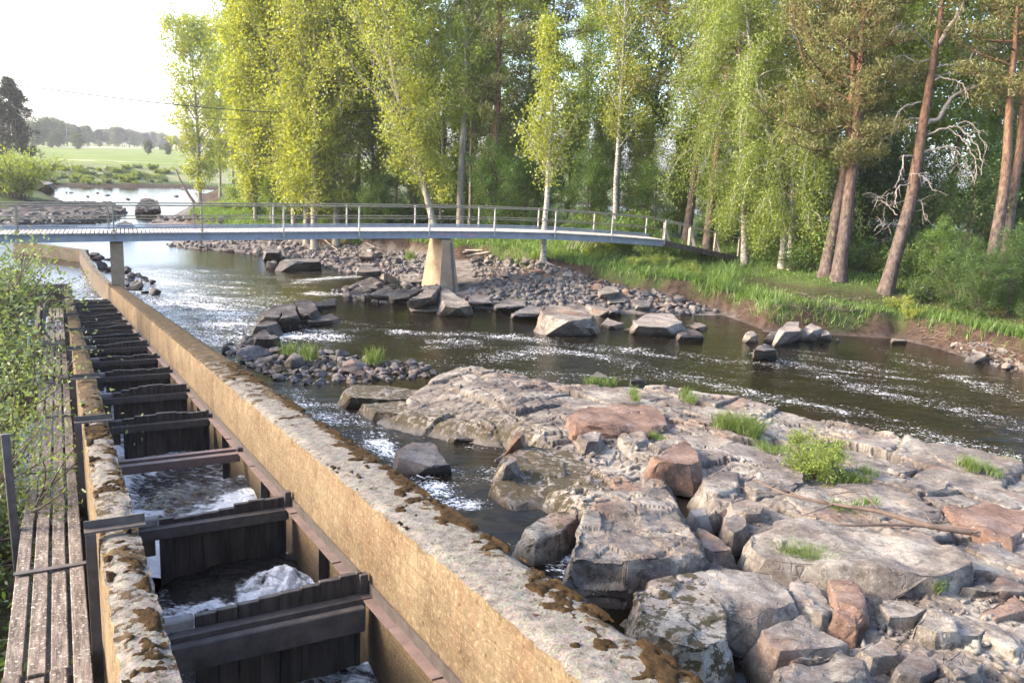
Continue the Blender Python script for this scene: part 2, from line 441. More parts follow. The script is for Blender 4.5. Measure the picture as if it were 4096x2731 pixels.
def concrete_mat(name, top_lo, top_hi, face_lo, face_hi):
    m, nt, b = new_mat(name, 0.92, 0.15)
    v = coords(nt)
    geo = nd(nt, 'NewGeometry')
    nz = nd(nt, 'SeparateXYZ', None, {0: geo.outputs['True Normal']}).outputs[2]
    n1 = noi(nt, v, 1.6, 8, 0.65); n2 = noi(nt, v, 16, 6, 0.65); n3 = noi(nt, v, 75, 3, 0.6)
    pe = vor(nt, v, 42.0, 'F1', 1)
    top = ramp(nt, mth(nt, 'ADD', mth(nt, 'MULTIPLY', n2, 0.6), mth(nt, 'MULTIPLY', n3, 0.4)), [(0.34, top_lo), (0.62, top_hi)])
    top = mixc(nt, 0.16, top, pe, 'MULTIPLY')
    face = ramp(nt, mth(nt, 'ADD', mth(nt, 'MULTIPLY', n1, 0.6), mth(nt, 'MULTIPLY', n2, 0.4)), [(0.37, face_lo), (0.5, tuple((a + c) / 2 for a, c in zip(face_lo, face_hi))), (0.64, face_hi)])
    hc = vor(nt, nd(nt, 'VectorMath', {'operation': 'ADD'}, {0: v, 1: nd(nt, 'VectorMath', {'operation': 'SCALE'}, {0: nd(nt, 'TexNoise', None, {'Vector': v, 'Scale': 2.0, 'Detail': 5.0}).outputs[1], 'Scale': 0.7}).outputs[0]}).outputs[0], 0.9, 'DISTANCE_TO_EDGE')
    face = mixc(nt, mth(nt, 'MULTIPLY', mth(nt, 'SUBTRACT', 1.0, ss(nt, hc, 0.0, 0.012)), 0.5), face, (0.07, 0.045, 0.028))
    st = noi(nt, coords(nt, (3, 3, 0.35)), 2.2, 5, 0.6)
    face = mixc(nt, mth(nt, 'MULTIPLY', ss(nt, st, 0.48, 0.72), 0.6), face, (0.12, 0.075, 0.042))
    face = mixc(nt, mth(nt, 'MULTIPLY', ss(nt, noi(nt, v, 34, 5, 0.7), 0.5, 0.68), 0.35), face, (0.36, 0.27, 0.17))
    sepz = attr(nt, 'depth_below')
    board = mth(nt, 'FRACT', mth(nt, 'MULTIPLY', sepz, 7.5))
    bl = mth(nt, 'SUBTRACT', 1.0, ss(nt, mth(nt, 'ABSOLUTE', mth(nt, 'SUBTRACT', board, 0.5)), 0.0, 0.10))
    face = mixc(nt, mth(nt, 'MULTIPLY', bl, 0.5), face, (0.14, 0.09, 0.05))
    pv = nd(nt, 'TexVoronoi', None, {'Vector': v, 'Scale': 15.0})
    pit = mth(nt, 'MULTIPLY', mth(nt, 'MULTIPLY', mth(nt, 'SUBTRACT', 1.0, ss(nt, pv.outputs[0], 0.10, 0.22)), ss(nt, nd(nt, 'SeparateXYZ', None, {0: pv.outputs[1]}).outputs[0], 0.55, 0.6)), 0.85)
    pit = mth(nt, 'MAXIMUM', pit, mth(nt, 'MULTIPLY', mth(nt, 'MULTIPLY', ss(nt, noi(nt, v, 12, 6, 0.75), 0.57, 0.62), mth(nt, 'SUBTRACT', 1.0, ss(nt, attr(nt, 'depth_below'), 0.02, 0.16))), 0.7))
    face = mixc(nt, pit, face, (0.09, 0.06, 0.035))
    wetf = ss(nt, mth(nt, 'ADD', sepz, mth(nt, 'MULTIPLY', n1, 0.6)), 0.95, 1.35)
    face = mixc(nt, mth(nt, 'MULTIPLY', wetf, 0.75), face, (0.05, 0.038, 0.025))
    ft = ss(nt, nz, 0.45, 0.75)
    base = mixc(nt, ft, face, top)
    mz = attr(nt, 'moss')
    mn = mth(nt, 'ADD', mth(nt, 'MULTIPLY', noi(nt, v, 4.2, 7, 0.66), 0.75), mth(nt, 'MULTIPLY', noi(nt, v, 22, 4, 0.6), 0.25))
    mf = ss(nt, mth(nt, 'ADD', mn, mz), 0.545, 0.58)
    mcol = ramp(nt, noi(nt, v, 8, 5, 0.6), [(0.35, (0.03, 0.02, 0.010)), (0.55, (0.058, 0.038, 0.018)), (0.72, (0.11, 0.075, 0.024))])
    base = mixc(nt, mth(nt, 'MULTIPLY', mf, ss(nt, nz, 0.2, 0.5)), base, mcol)
    setc(nt, b, base)
    hh = mth(nt, 'ADD', mth(nt, 'MULTIPLY', n2, 0.5), mth(nt, 'MULTIPLY', n3, 0.3))
    hh = mth(nt, 'ADD', hh, mth(nt, 'MULTIPLY', mf, 0.8))
    hh = mth(nt, 'SUBTRACT', hh, mth(nt, 'MULTIPLY', pit, 0.5))
    hh = mth(nt, 'SUBTRACT', hh, mth(nt, 'MULTIPLY', bl, 0.12))
    bump(nt, b, hh, 0.6, 0.03)
    return m
M['concrete'] = concrete_mat('mossy_tan_concrete', (0.052, 0.047, 0.039), (0.212, 0.194, 0.167), (0.063, 0.041, 0.023), (0.168, 0.131, 0.080))
M['grey_concrete'] = concrete_mat('dark_grey_concrete', (0.052, 0.046, 0.039), (0.197, 0.177, 0.157), (0.049, 0.040, 0.033), (0.118, 0.102, 0.085))  # greyer, darker tone than the ladder walls

def pier_mat():
    m, nt, b = new_mat('board_marked_pier_concrete', 0.9, 0.15)
    v = coords(nt)
    n1 = noi(nt, v, 1.3, 7, 0.6); n2 = noi(nt, v, 14, 6, 0.6)
    base = ramp(nt, mth(nt, 'ADD', mth(nt, 'MULTIPLY', n1, 0.6), mth(nt, 'MULTIPLY', n2, 0.4)), [(0.36, (0.16, 0.115, 0.073)), (0.64, (0.27, 0.21, 0.147))])
    z = nd(nt, 'SeparateXYZ', None, {0: v}).outputs[2]
    fr = mth(nt, 'FRACT', mth(nt, 'MULTIPLY', z, 6.0))
    bl = mth(nt, 'SUBTRACT', 1.0, ss(nt, mth(nt, 'ABSOLUTE', mth(nt, 'SUBTRACT', fr, 0.5)), 0.0, 0.08))
    base = mixc(nt, mth(nt, 'MULTIPLY', bl, 0.3), base, (0.2, 0.14, 0.09))
    sn = noi(nt, coords(nt, (4, 4, 0.4)), 2.0, 5, 0.6)
    base = mixc(nt, mth(nt, 'MULTIPLY', ss(nt, sn, 0.55, 0.72), 0.5), base, (0.3, 0.15, 0.075))
    setc(nt, b, base); bump(nt, b, mth(nt, 'SUBTRACT', n2, mth(nt, 'MULTIPLY', bl, 0.3)), 0.4, 0.02)
    return m
M['pier'] = pier_mat()

def water_mat(name, deep, foam_scale=1.0, rip=0.35, rough=0.06, fw=0.115, thr=(0.605, 0.65)):
    m, nt, b = new_mat(name, rough, 0.5)
    b.inputs['IOR'].default_value = 1.36
    # ripples run with the current: stretched across the view from the right bank to the left
    v = coords(nt, (1, 1, 1), 'Object', (0, 0, 0.25))
    vf = nd(nt, 'Mapping', None, {0: v, 3: (0.55, 1.5, 1)}).outputs[0]
    fo = attr(nt, 'foam')
    ro = attr(nt, 'rough')
    a = noi(nt, vf, 2.2, 6, 0.6, 0.6)
    c = noi(nt, vf, 9.0, 5, 0.6, 0.3)
    sp = noi(nt, nd(nt, 'Mapping', None, {0: v, 3: (0.7, 1.2, 1)}).outputs[0], 7.0 * foam_scale, 6, 0.72, 0.8)
    big = noi(nt, vf, 0.55, 5, 0.6, 1.2)
    fine = noi(nt, nd(nt, 'Mapping', None, {0: v, 3: (0.8, 1.3, 1)}).outputs[0], 13.0 * foam_scale, 4, 0.7, 0.4)
    x = mth(nt, 'ADD', mth(nt, 'MULTIPLY', sp, 0.32), mth(nt, 'ADD', mth(nt, 'MULTIPLY', big, 0.24), mth(nt, 'MULTIPLY', fine, 0.44)))
    x = mth(nt, 'ADD', x, mth(nt, 'MULTIPLY', fo, fw))
    ff = ss(nt, x, thr[0], thr[1])
    base = mixc(nt, ff, ramp(nt, big, [(0.35, deep), (0.65, tuple(q * 2.2 for q in deep))]), (0.78, 0.78, 0.77))
    setc(nt, b, base)
    setc(nt, b, mth(nt, 'ADD', rough, mth(nt, 'MULTIPLY', ff, 0.6)), 'Roughness')
    h = mth(nt, 'ADD', mth(nt, 'MULTIPLY', a, 0.75), mth(nt, 'MULTIPLY', c, 0.25))
    h = mth(nt, 'ADD', h, mth(nt, 'MULTIPLY', ff, 0.35))
    bn = nd(nt, 'Bump', None, {'Height': h, 'Strength': mth(nt, 'MULTIPLY', mth(nt, 'ADD', ro, 0.12), rip), 'Distance': 0.35})
    nt.links.new(bn.outputs[0], b.inputs['Normal'])
    return m
M['water'] = water_mat('peat_brown_river', (0.0055, 0.004, 0.002), 1.25)
M['ladder_water'] = water_mat('churned_ladder_water', (0.018, 0.015, 0.012), 0.9, 0.8, 0.06, 0.26, (0.56, 0.68))
# ================================================================== terrain
def Wt(px, py):
    z = 0.3
    for _ in range(6):
        p = W(px, py, z); z = float(water_z(p[0], p[1]))
    return W(px, py, z)
def wpx(lst): return [tuple(Wt(*q)[:2]) for q in lst]

FOREST = wpx([(700, 992), (900, 1006), (1050, 1022), (1290, 1062), (1440, 1105), (1560, 1112), (1690, 1190), (1900, 1238), (2150, 1248), (2400, 1262),
              (2700, 1268), (2880, 1264), (3050, 1332), (3300, 1344), (3600, 1362), (3800, 1418), (4096, 1500), (4700, 1690)]) + \
         [(60, 12), (130, 10), (130, 92), (60, 108), (-20, 122)] + wpx([(760, 768), (775, 806), (690, 856), (560, 900)])
LEFT = [tuple(LP(s, w)[:2]) for s, w in ((-30, -0.62), (36.5, -0.62), (39, -1.4))] + [(-27, 39), (-33, 48), (-41, 60), (-49, 80), (-52, 97), (-66, 116), (-84, 135), (-420, 150), (-420, -30)]
FAR = [(-420, 132)] + wpx([(-300, 735), (20, 742), (190, 747), (494, 753), (706, 753)]) + [(40, 175), (420, 190), (900, 190), (900, 1300), (-1300, 1300), (-1300, 132)]

def land_z(x, y):
    x = np.asarray(x, float); y = np.asarray(y, float)
    n1 = fbm(x * 0.35, y * 0.35, 3, 4); n2 = fbm(x * 1.3, y * 1.3, 7, 4)
    z = np.full(x.shape, -1.0)
    sd = poly_sd(x, y, FOREST)
    beach = np.interp(x, [-40, -20, -8, 2, 8, 11, 60], [3.0, 4.5, 6.5, 7.0, 3.4, 0.5, 0.6]) * (1 + 0.25 * n1)
    up = np.interp(x, [-40, 2, 10, 60], [0.9, 0.9, 1.05, 1.1])
    s1 = sd + n2 * 0.35
    zf = 0.13 * np.clip(s1, 0, beach) + up * sstep(beach, beach + 0.9, s1) + (1.15 - 0.1 * n2) * sstep(beach + 0.4, beach + 9, sd) + 0.12 * n1 * sstep(1, 6, sd)
    zf = zf - 1.0 * np.exp(-((x - 12.0) / 3.6) ** 2 - ((y - 49.5) / 3.4) ** 2) * sstep(3, 6, sd)
    zf = zf + water_z(x, y) - 0.05
    zf = np.where(sd > 0, zf, water_z(x, y) - 0.05 + np.maximum(sd * 0.4, -1.0))
    sl = poly_sd(x, y, LEFT)
    hl = np.interp(y, [-10, 10, 30, 45, 100, 150], [3.0, 2.7, 1.3, 0.7, 0.9, 1.6])
    zl = np.where(sl > 0, hl * sstep(-0.2, 5, sl + n2 * 0.3) + 0.15 * n1, np.maximum(sl * 0.5, -1.0))
    sf = poly_sd(x, y, FAR)
    zq = np.where(sf > 0, 0.55 * sstep(0, 5, sf) * (1 + 0.5 * n1) + 0.6 * sstep(12, 26, sf + 4 * n1) + 1.55 * sstep(27, 38, sf + 3 * n1) + 0.5 * sstep(60, 240, sf) + 0.1 * n2 * (1 - sstep(36, 44, sf)), np.maximum(sf * 0.3, -1.0))
    return np.maximum(np.maximum(z, zf), np.maximum(zl, zq))

_TT = np.concatenate([np.arange(4, 60, 0.08), np.arange(60, 420, 0.4)])
def HIT(px, py, lift=0.0):
    """where the line of sight of this pixel meets the land"""
    v = ray(px, py); P = v[None] * _TT[:, None]; P[:, 2] += CAM_Z
    g = land_z(P[:, 0], P[:, 1]) + lift
    k = np.nonzero(P[:, 2] < g)[0]
    return P[k[0]] if len(k) else P[-1]

def axis(*segs):
    out = []
    for a, b, st in segs: out += list(np.arange(a, b - 1e-6, st))
    out.append(segs[-1][1])
    return np.array(out)
def grid_mesh(name, xs, ys, zfun, attrs=None, keep=None):
    X, Y = np.meshgrid(xs, ys); Z = zfun(X, Y)
    V = np.stack([X, Y, Z], -1).reshape(-1, 3)
    nx, ny = len(xs), len(ys)
    i = np.arange(nx - 1)[None] + nx * np.arange(ny - 1)[:, None]
    i = i.ravel()
    Fs = np.stack([i, i + 1, i + nx + 1, i + nx], -1)
    at = {k: f(X, Y, Z).ravel() for k, f in (attrs or {}).items()}
    if keep is not None:
        kf = keep(X, Y, Z).ravel()
        Fs = Fs[kf[Fs].any(1)]
    return npmesh(name, V, Fs, True, at)

def ground_material():
    m, nt, b = new_mat('river_bank_soil', 0.95, 0.1)
    v = coords(nt)
    n1 = noi(nt, v, 0.5, 6, 0.6); n2 = noi(nt, v, 3.5, 7, 0.65); n3 = noi(nt, v, 0.08, 4, 0.6)
    soil = ramp(nt, n2, [(0.35, (0.022, 0.014, 0.010)), (0.65, (0.066, 0.043, 0.031))])
    grass = ramp(nt, mth(nt, 'ADD', mth(nt, 'MULTIPLY', n1, 0.5), mth(nt, 'MULTIPLY', n2, 0.5)), [(0.35, (0.035, 0.055, 0.015)), (0.55, (0.06, 0.088, 0.022)), (0.7, (0.11, 0.11, 0.045))])
    field = ramp(nt, n3, [(0.4, (0.10, 0.14, 0.03)), (0.6, (0.14, 0.17, 0.042))])
    scrub = ramp(nt, n2, [(0.4, (0.11, 0.14, 0.055)), (0.5, (0.17, 0.19, 0.09)), (0.62, (0.23, 0.2, 0.14))])
    road = (0.42, 0.37, 0.32)
    stone = ramp(nt, noi(nt, v, 1.8, 5, 0.6), [(0.4, (0.075, 0.064, 0.056)), (0.6, (0.17, 0.15, 0.137))])
    c = mixc(nt, attr(nt, 'grassy'), soil, grass)
    c = mixc(nt, attr(nt, 'stony'), c, stone)
    c = mixc(nt, attr(nt, 'scrub'), c, scrub)
    c = mixc(nt, attr(nt, 'field'), c, field)
    c = mixc(nt, attr(nt, 'track'), c, road)
    setc(nt, b, c); bump(nt, b, n2, 0.5, 0.1)
    return m
M['ground'] = ground_material()
xs = axis((-1300, -420, 40), (-420, -100, 8), (-100, -45, 2.0), (-45, 26, 0.3), (26, 60, 1.2), (60, 130, 6), (130, 900, 50))
ys = axis((-60, 0, 8), (0, 24, 1.2), (24, 66, 0.3), (66, 110, 1.0), (110, 260, 2.2), (260, 460, 8), (460, 1300, 60))
def a_grassy(X, Y, Z):
    sd = poly_sd(X, Y, FOREST); n = fbm(X * 0.8, Y * 0.8, 5, 4)
    beach = np.interp(X, [-40, -20, -8, 2, 8, 11, 60], [3.0, 4.5, 6.5, 7.0, 3.4, 0.5, 0.6])
    a = sstep(beach + 0.5, beach + 1.5, sd + 1.2 * n)
    a = a * (1 - .75 * np.exp(-((sd - beach - 3.6 - n) / 1.1) ** 2) * (X > 11))
    a = np.maximum(a, sstep(0.5, 2, poly_sd(X, Y, LEFT)))
    return np.maximum(a, sstep(2, 6, poly_sd(X, Y, FAR)))
def a_stony(X, Y, Z):
    sd = poly_sd(X, Y, FOREST)
    beach = np.interp(X, [-40, -20, -8, 2, 8, 11, 60], [3.0, 4.5, 6.5, 7.0, 3.4, 0.5, 0.6])
    return np.where((sd > -3) & (X < 60) & (Y < 110), 1 - sstep(beach - 0.6, beach + 0.2, sd), 0)
def a_scrub(X, Y, Z):
    sf = poly_sd(X, Y, FAR); n = fbm(X * 0.15, Y * 0.15, 15, 4)
    return sstep(8, 16, sf + 5 * n) * (1 - sstep(37, 41, sf)) * 0.9
def a_field(X, Y, Z):
    sf = poly_sd(X, Y, FAR)
    return sstep(38, 42, sf)
def a_track(X, Y, Z):
    q = [tuple(W(p[0], p[1], 3.2)[:2]) for p in ((700, 592), (900, 606), (1150, 622))] ; q = [tuple(W(230, 587, 3.35)[:2])] + q
    q2 = [tuple(W(p[0], p[1], 2.9)[:2]) for p in ((150, 634), (420, 640), (640, 650), (900, 655))]
    d = np.minimum(line_d(X, Y, q) / 8.0, line_d(X, Y, q2) / 2.2)
    return (1 - sstep(0.6, 1.2, d)) * (poly_sd(X, Y, FAR) > 10)
ground = link('ground', grid_mesh('ground', xs, ys, land_z, {'grassy': a_grassy, 'stony': a_stony, 'scrub': a_scrub, 'field': a_field, 'track': a_track}), M['ground'])
tag(ground, 'green river banks with eroded brown edge and a far field', kind='structure')

# ================================================================== river
# foam and painted sky glare: polylines in the photograph's pixels, width in metres, strength
FOAM_GLARE = [([(560, 1120), (700, 1200), (820, 1270), (950, 1340)], 3.4, 0.85), ([(760, 1090), (900, 1150), (1050, 1220), (1150, 1290)], 2.6, 0.6),  # left bands: white water, with sky glare painted in as well
        ([(640, 1250), (760, 1290), (900, 1340), (1010, 1370)], 2.2, 0.8), ([(700, 1180), (850, 1230), (1000, 1310), (1090, 1350)], 1.6, 0.95),
        ([(1100, 1345), (1230, 1330), (1330, 1345)], 0.9, 1.0), ([(1050, 1325), (1180, 1350), (1290, 1330)], 0.5, 1.0),
        ([(1220, 1125), (1330, 1110), (1480, 1105)], 1.2, 0.9), ([(1240, 1172), (1380, 1178), (1470, 1176)], 0.5, 1.1),
        ([(1010, 1180), (1100, 1110), (1180, 1090)], 2.0, 0.35),
        ([(1300, 1325), (1480, 1315), (1640, 1330), (1850, 1340), (2050, 1350)], 0.5, 0.7),
        ([(1420, 1300), (1600, 1298), (1720, 1296)], 0.6, 0.45), ([(1560, 1430), (1700, 1450), (1900, 1480)], 0.8, 0.45),
        ([(1750, 1380), (2000, 1340), (2250, 1385), (2520, 1400), (2700, 1430)], 0.9, 0.62),
        ([(1980, 1440), (2150, 1400), (2400, 1420), (2600, 1475)], 0.9, 0.6), ([(2000, 1480), (2250, 1500), (2450, 1500)], 0.9, 0.42),
        ([(2550, 1470), (2750, 1500), (2900, 1545), (3100, 1600)], 0.8, 0.6), ([(2650, 1430), (2950, 1440), (3200, 1470), (3400, 1520)], 1.0, 0.6),
        ([(3050, 1420), (3250, 1480), (3450, 1560), (3700, 1600), (3950, 1680)], 0.8, 0.7), ([(3400, 1500), (3650, 1560), (3900, 1640), (4096, 1720)], 0.9, 0.55),
        ([(3000, 1565), (3200, 1610), (3400, 1650), (3600, 1700), (3800, 1760)], 0.6, 0.6), ([(3350, 1620), (3550, 1680), (3800, 1750), (4096, 1830)], 0.5, 0.55),
        ([(3600, 1420), (3800, 1500), (4096, 1590)], 1.0, 0.5), ([(3250, 1420), (3400, 1440), (3560, 1500)], 1.2, 0.5),
        ([(3450, 1700), (3650, 1740), (3900, 1800)], 0.5, 0.6), ([(2600, 1560), (2780, 1580), (2860, 1590)], 0.5, 0.9),
        ([(1500, 1760), (1580, 1830), (1680, 1900), (1780, 1980), (1880, 2010)], 0.32, 1.0), ([(1740, 1960), (1830, 2010), (1880, 2020)], 0.3, 1.1),
        ([(1180, 1560), (1250, 1640), (1330, 1690)], 0.5, 0.75), ([(1330, 1620), (1420, 1690), (1500, 1740)], 0.6, 0.55),
        ([(1600, 1820), (1700, 1880), (1830, 1900)], 0.5, 0.45), ([(1900, 1790), (2040, 1790), (2060, 1830)], 0.35, 0.6),
        ([(1950, 1880), (1960, 1920)], 0.3, 0.5),
        ([(2150, 2170), (2210, 2200), (2260, 2230)], 0.22, 1.1), ([(2200, 2270), (2250, 2290), (2275, 2320)], 0.2, 1.15),
        ([(2430, 2330), (2480, 2345)], 0.12, 0.9), ([(2840, 2600), (2900, 2630), (2980, 2680)], 0.3, 0.25)]
_FO = [([tuple(Wt(*p)[:2]) for p in l], r, s) for l, r, s in FOAM_GLARE]
def w_foam_glare(X, Y, Z):
    f = np.zeros(X.shape)
    for l, r, s in _FO:
        f = np.maximum(f, s * np.exp(-(line_d(X, Y, l) / (1.25 * r)) ** 2))
    return f
_RO = [([tuple(Wt(*p)[:2]) for p in l], r, s) for l, r, s in [
    ([(560, 1180), (760, 1250), (960, 1330), (1200, 1340)], 4.0, 1.0), ([(700, 1080), (1000, 1120), (1300, 1110)], 3.5, 0.65),
    ([(1200, 1340), (1700, 1340), (2200, 1390)], 2.0, 0.6), ([(2300, 1420), (3200, 1520), (4096, 1740)], 4.0, 0.6),
    ([(1180, 1560), (1500, 1740), (1850, 1980), (2250, 2260)], 1.6, 0.85)]]
def w_rough(X, Y, Z):
    f = np.full(X.shape, 0.16) * (1 - sstep(55, 75, Y)) + 0.05
    for l, r, s in _RO:
        f = np.maximum(f, s * np.exp(-(line_d(X, Y, l) / r) ** 2))
    return f
def w_z(X, Y):
    r = w_rough(X, Y, None)
    near = (Y < 50)
    n = fbm(X * 1.1 + Y * 0.2, Y * 2.2 - X * 0.2, 21, 4) * 0.10 + fbm(X * 3.1, Y * 5.2, 22, 3) * 0.045
    return water_z(X, Y) + np.where(near, n * r * r, 0)
xs = axis((-900, -140, 40), (-140, -40, 4), (-40, -18, 0.6), (-18, 21, 0.13), (21, 60, 1.5), (60, 900, 40))
ys = axis((0, 6, 1), (6, 40, 0.13), (40, 62, 0.4), (62, 210, 4), (210, 420, 30))
river = link('river', grid_mesh('river', xs, ys, w_z, {'foam': w_foam_glare, 'rough': w_rough}), M['water'])
tag(river, 'dark peat brown river with white foam flecks', kind='structure')

# ================================================================== bedrock platform
def plane_z(y): return 2.7 - 0.065 * y
def RK(px, py, h=0.0):
    v = ray(px, py)            # z = 2.7 - .065 y + h
    t = (2.7 + h - CAM_Z) / (v[2] + 0.065 * v[1])
    p = v * t; p[2] += CAM_Z
    return p
def A(zx, zy): return (1500 + 0.574 * zx, 1400 + 0.574 * zy)
def B(zx, zy): return (2700 + 0.7214 * zx, 1600 + 0.7214 * zy)
def Cc(zx, zy): return (2000 + 0.466 * zx, 2000 + 0.466 * zy)
def E(zx, zy): return (1000 + 0.574 * zx, 800 + 0.574 * zy)
def G(zx, zy): return (2000 + 0.574 * zx, 800 + 0.574 * zy)
def Hh(zx, zy): return (3000 + 0.574 * zx, 800 + 0.574 * zy)
def rk_poly(l): return [tuple(RK(*p)[:2]) for p in l]
OUT = rk_poly([(1375, 1552), (1425, 1532), (1560, 1540), (1640, 1500), (1760, 1462), (1900, 1450), (2100, 1490), (2300, 1518), (2500, 1530), (2650, 1530), (2800, 1560),
               (3000, 1590), (3200, 1650), (3400, 1690), (3600, 1740), (3800, 1800), (4096, 1850), (4700, 1960), (5400, 2300), (5600, 3300), (3300, 3300), (3130, 2850),
               (3060, 2731), (2980, 2560), (2870, 2470), (2760, 2420), (2600, 2370), (2470, 2350), (2300, 2330), (2262, 2262), (2310, 2150), (2200, 2175), (2105, 2130),
               (2040, 2010), (1976, 1930), (1968, 1880), (2005, 1836), (2076, 1780), (2092, 1756), (2016, 1767), (1900, 1768), (1804, 1756), (1850, 1715), (1885, 1693), (1730, 1675), (1615, 1658), (1500, 1632), (1400, 1600)])
POOLS = [rk_poly([B(*p) for p in l]) for l in (
    [(0, 405), (110, 420), (70, 520), (120, 560), (190, 640), (260, 640), (390, 750), (420, 810), (480, 870), (460, 915), (330, 905), (280, 800), (170, 690), (90, 610), (0, 520)],
    [(820, 1265), (890, 1210), (990, 1290), (880, 1305)],
    [(220, 1215), (330, 1250), (470, 1275), (500, 1380), (560, 1450), (560, 1600), (150, 1600), (60, 1440), (300, 1350)])]
MOSSY = [([tuple(RK(*p)[:2]) for p in l], r) for l, r in (([(1390, 1580), (1560, 1600), (1750, 1650), (1950, 1690)], 1.25), ([(1980, 1880), (2060, 1960), (2150, 2060), (2250, 2120)], 1.3), ([(2090, 1780), (2160, 1850), (2300, 1900)], 0.8), ([(2330, 2080), (2280, 2260)], 0.25))]
def r_moss(X, Y, Z):
    f = np.zeros(X.shape)
    for l, r in MOSSY: f = np.maximum(f, np.exp(-(line_d(X, Y, l) / r) ** 2))
    return f
def worley(x, y, cs, seed):
    """F1, F2, cell hash and offset from the cell's own point"""
    gx = np.floor(x / cs).astype(np.int64); gy = np.floor(y / cs).astype(np.int64)
    f1 = np.full(x.shape, 1e9); f2 = np.full(x.shape, 1e9); hid = np.zeros(x.shape, np.int64); ox = np.zeros(x.shape); oy = np.zeros(x.shape)
    for dx in (-1, 0, 1):
        for dy in (-1, 0, 1):
            a = gx + dx; b = gy + dy
            k = (a * 73856093 ^ b * 19349663 ^ seed * 83492791) & 0xFFFFFFFF
            k = ((k ^ (k >> 13)) * 1274126177) & 0xFFFFFFFF
            k = k ^ (k >> 16)
            px = (a + ((k & 1023) / 1023.0)) * cs; py = (b + (((k >> 10) & 1023) / 1023.0)) * cs
            d = np.hypot(x - px, y - py)
            c = d < f1
            f2 = np.where(c, f1, np.minimum(f2, d)); hid = np.where(c, k, hid)
            ox = np.where(c, x - px, ox); oy = np.where(c, y - py, oy); f1 = np.where(c, d, f1)
    return f1, f2, hid, ox, oy
def hsh(h, k): return (((h * (2654435761 + 97 * k)) >> 7) & 1023) / 511.5 - 1.0
def bed_edge(X, Y):
    e = poly_sd(X, Y, OUT)
    for p in POOLS: e = np.minimum(e, -poly_sd(X, Y, p) + 0.08)
    return e
_rj = np.random.default_rng(12)
def _strips(lo, hi, a, b): 
    out = [lo]
    while out[-1] < hi: out.append(out[-1] + a * (b / a) ** _rj.random())
    return np.array(out)
def brick(x, y, ang, a, b, c, d, seed):
    """joint blocks: long strips cut into slabs; returns cell hash, offset from the middle, distance to the nearest joint"""
    u = x * cos(ang) + y * sin(ang); v = -x * sin(ang) + y * cos(ang)
    U = _strips(-45, 45, a, b); iu = np.clip(np.searchsorted(U, u) - 1, 0, len(U) - 2)
    Vb = _strips(-45, 45, c, d); sh = (((iu * 7919 + seed * 31) * 2654435761 >> 9) & 1023) / 1023.0 * 2.2
    skew = ((((iu * 104729 + seed) * 2654435761) >> 8) & 255) / 255.0 - .5
    vv = v + sh + (u - U[iu]) * skew * .9
    iv = np.clip(np.searchsorted(Vb, vv) - 1, 0, len(Vb) - 2)
    du = np.minimum(u - U[iu], U[iu + 1] - u); dv = np.minimum(vv - Vb[iv], Vb[iv + 1] - vv)
    k = (iu * 73856093 ^ iv * 19349663 ^ seed * 83492791) & 0xFFFFFFFF
    k = ((k ^ (k >> 13)) * 1274126177) & 0xFFFFFFFF
    return k ^ (k >> 16), u - (U[iu] + U[iu + 1]) / 2, vv - (Vb[iv] + Vb[iv + 1]) / 2, np.minimum(du, dv)
_bk = {}
def joints(X, Y):
    global _rj
    z = np.zeros(X.shape); cr = np.zeros(X.shape)
    x = X + .30 * fbm(X * .3, Y * .3, 33, 3) + .05 * fbm(X * 2.2, Y * 2.2, 34, 3); y = Y + .30 * fbm(X * .3, Y * .3, 35, 3) + .05 * fbm(X * 2.2, Y * 2.2, 36, 3)
    n = fbm(X * 9, Y * 9, 37, 3)
    for i, (ang, a, b, c, d, amp, tilt, thr) in enumerate(((.62, .9, 2.2, 1.0, 3.2, .075, .06, -2), (.35, .35, .8, .35, 1.1, .05, .08, .04), (1.0, .14, .32, .15, .5, .022, .09, .16))):
        _rj = np.random.default_rng(12 + i)
        h, ou, ov, e = brick(x, y, ang, a, b, c, d, 3 + i)
        sel = (hsh(h, 5) * .3 + fbm(X * .45, Y * .45, 47 + i, 2) > thr) if thr > -1 else np.ones(X.shape, bool)
        w_ = .012 + .022 * (hsh(h, 4) * .5 + .5)
        g = np.exp(-(np.maximum(e + .008 * n, 0) / w_) ** 2) * sel
        z = z + sel * (amp * hsh(h, 1) + tilt * (hsh(h, 2) * ou + hsh(h, 3) * ov)) - g * (.09, .05, .025)[i]
        cr = np.maximum(cr, g * (1, .8, .5)[i])
    return z, cr
def r_crack(X, Y, Z): return bed_z(X, Y, True)
def bed_z(X, Y, crack_only=False):
    e = bed_edge(X, Y)
    wx = X + 0.13 * fbm(X * 1.1, Y * 1.1, 31, 3); wy = Y + 0.13 * fbm(X * 1.1, Y * 1.1, 32, 3)
    z, cr = joints(X, Y)
    if crack_only: return cr
    z = z + 0.07 * fbm(X * 0.5, Y * 0.5, 51, 3) + 0.02 * fbm(X * 2.4, Y * 2.4, 52, 5)
    wz = water_z(X, Y)
    s_, w_ = SW(X, Y)
    lowf = 1 - 0.62 * (1 - sstep(7.5, 11.5, w_)) * sstep(10.5, 13, s_)
    top = wz + np.maximum(plane_z(Y) - wz, 0.22) * lowf + z
    mo = r_moss(X, Y, None)
    k = sstep(-0.2, 0.42 + 1.7 * mo, e + 0.25 * fbm(X * 2.0, Y * 2.0, 53, 4))
    return wz - 0.5 + (top - wz + 0.5) * k
def r_wet(X, Y, Z): return 1 - sstep(0.04, 0.22, Z - water_z(X, Y) + 0.06 * fbm(X * 3, Y * 3, 61, 3))
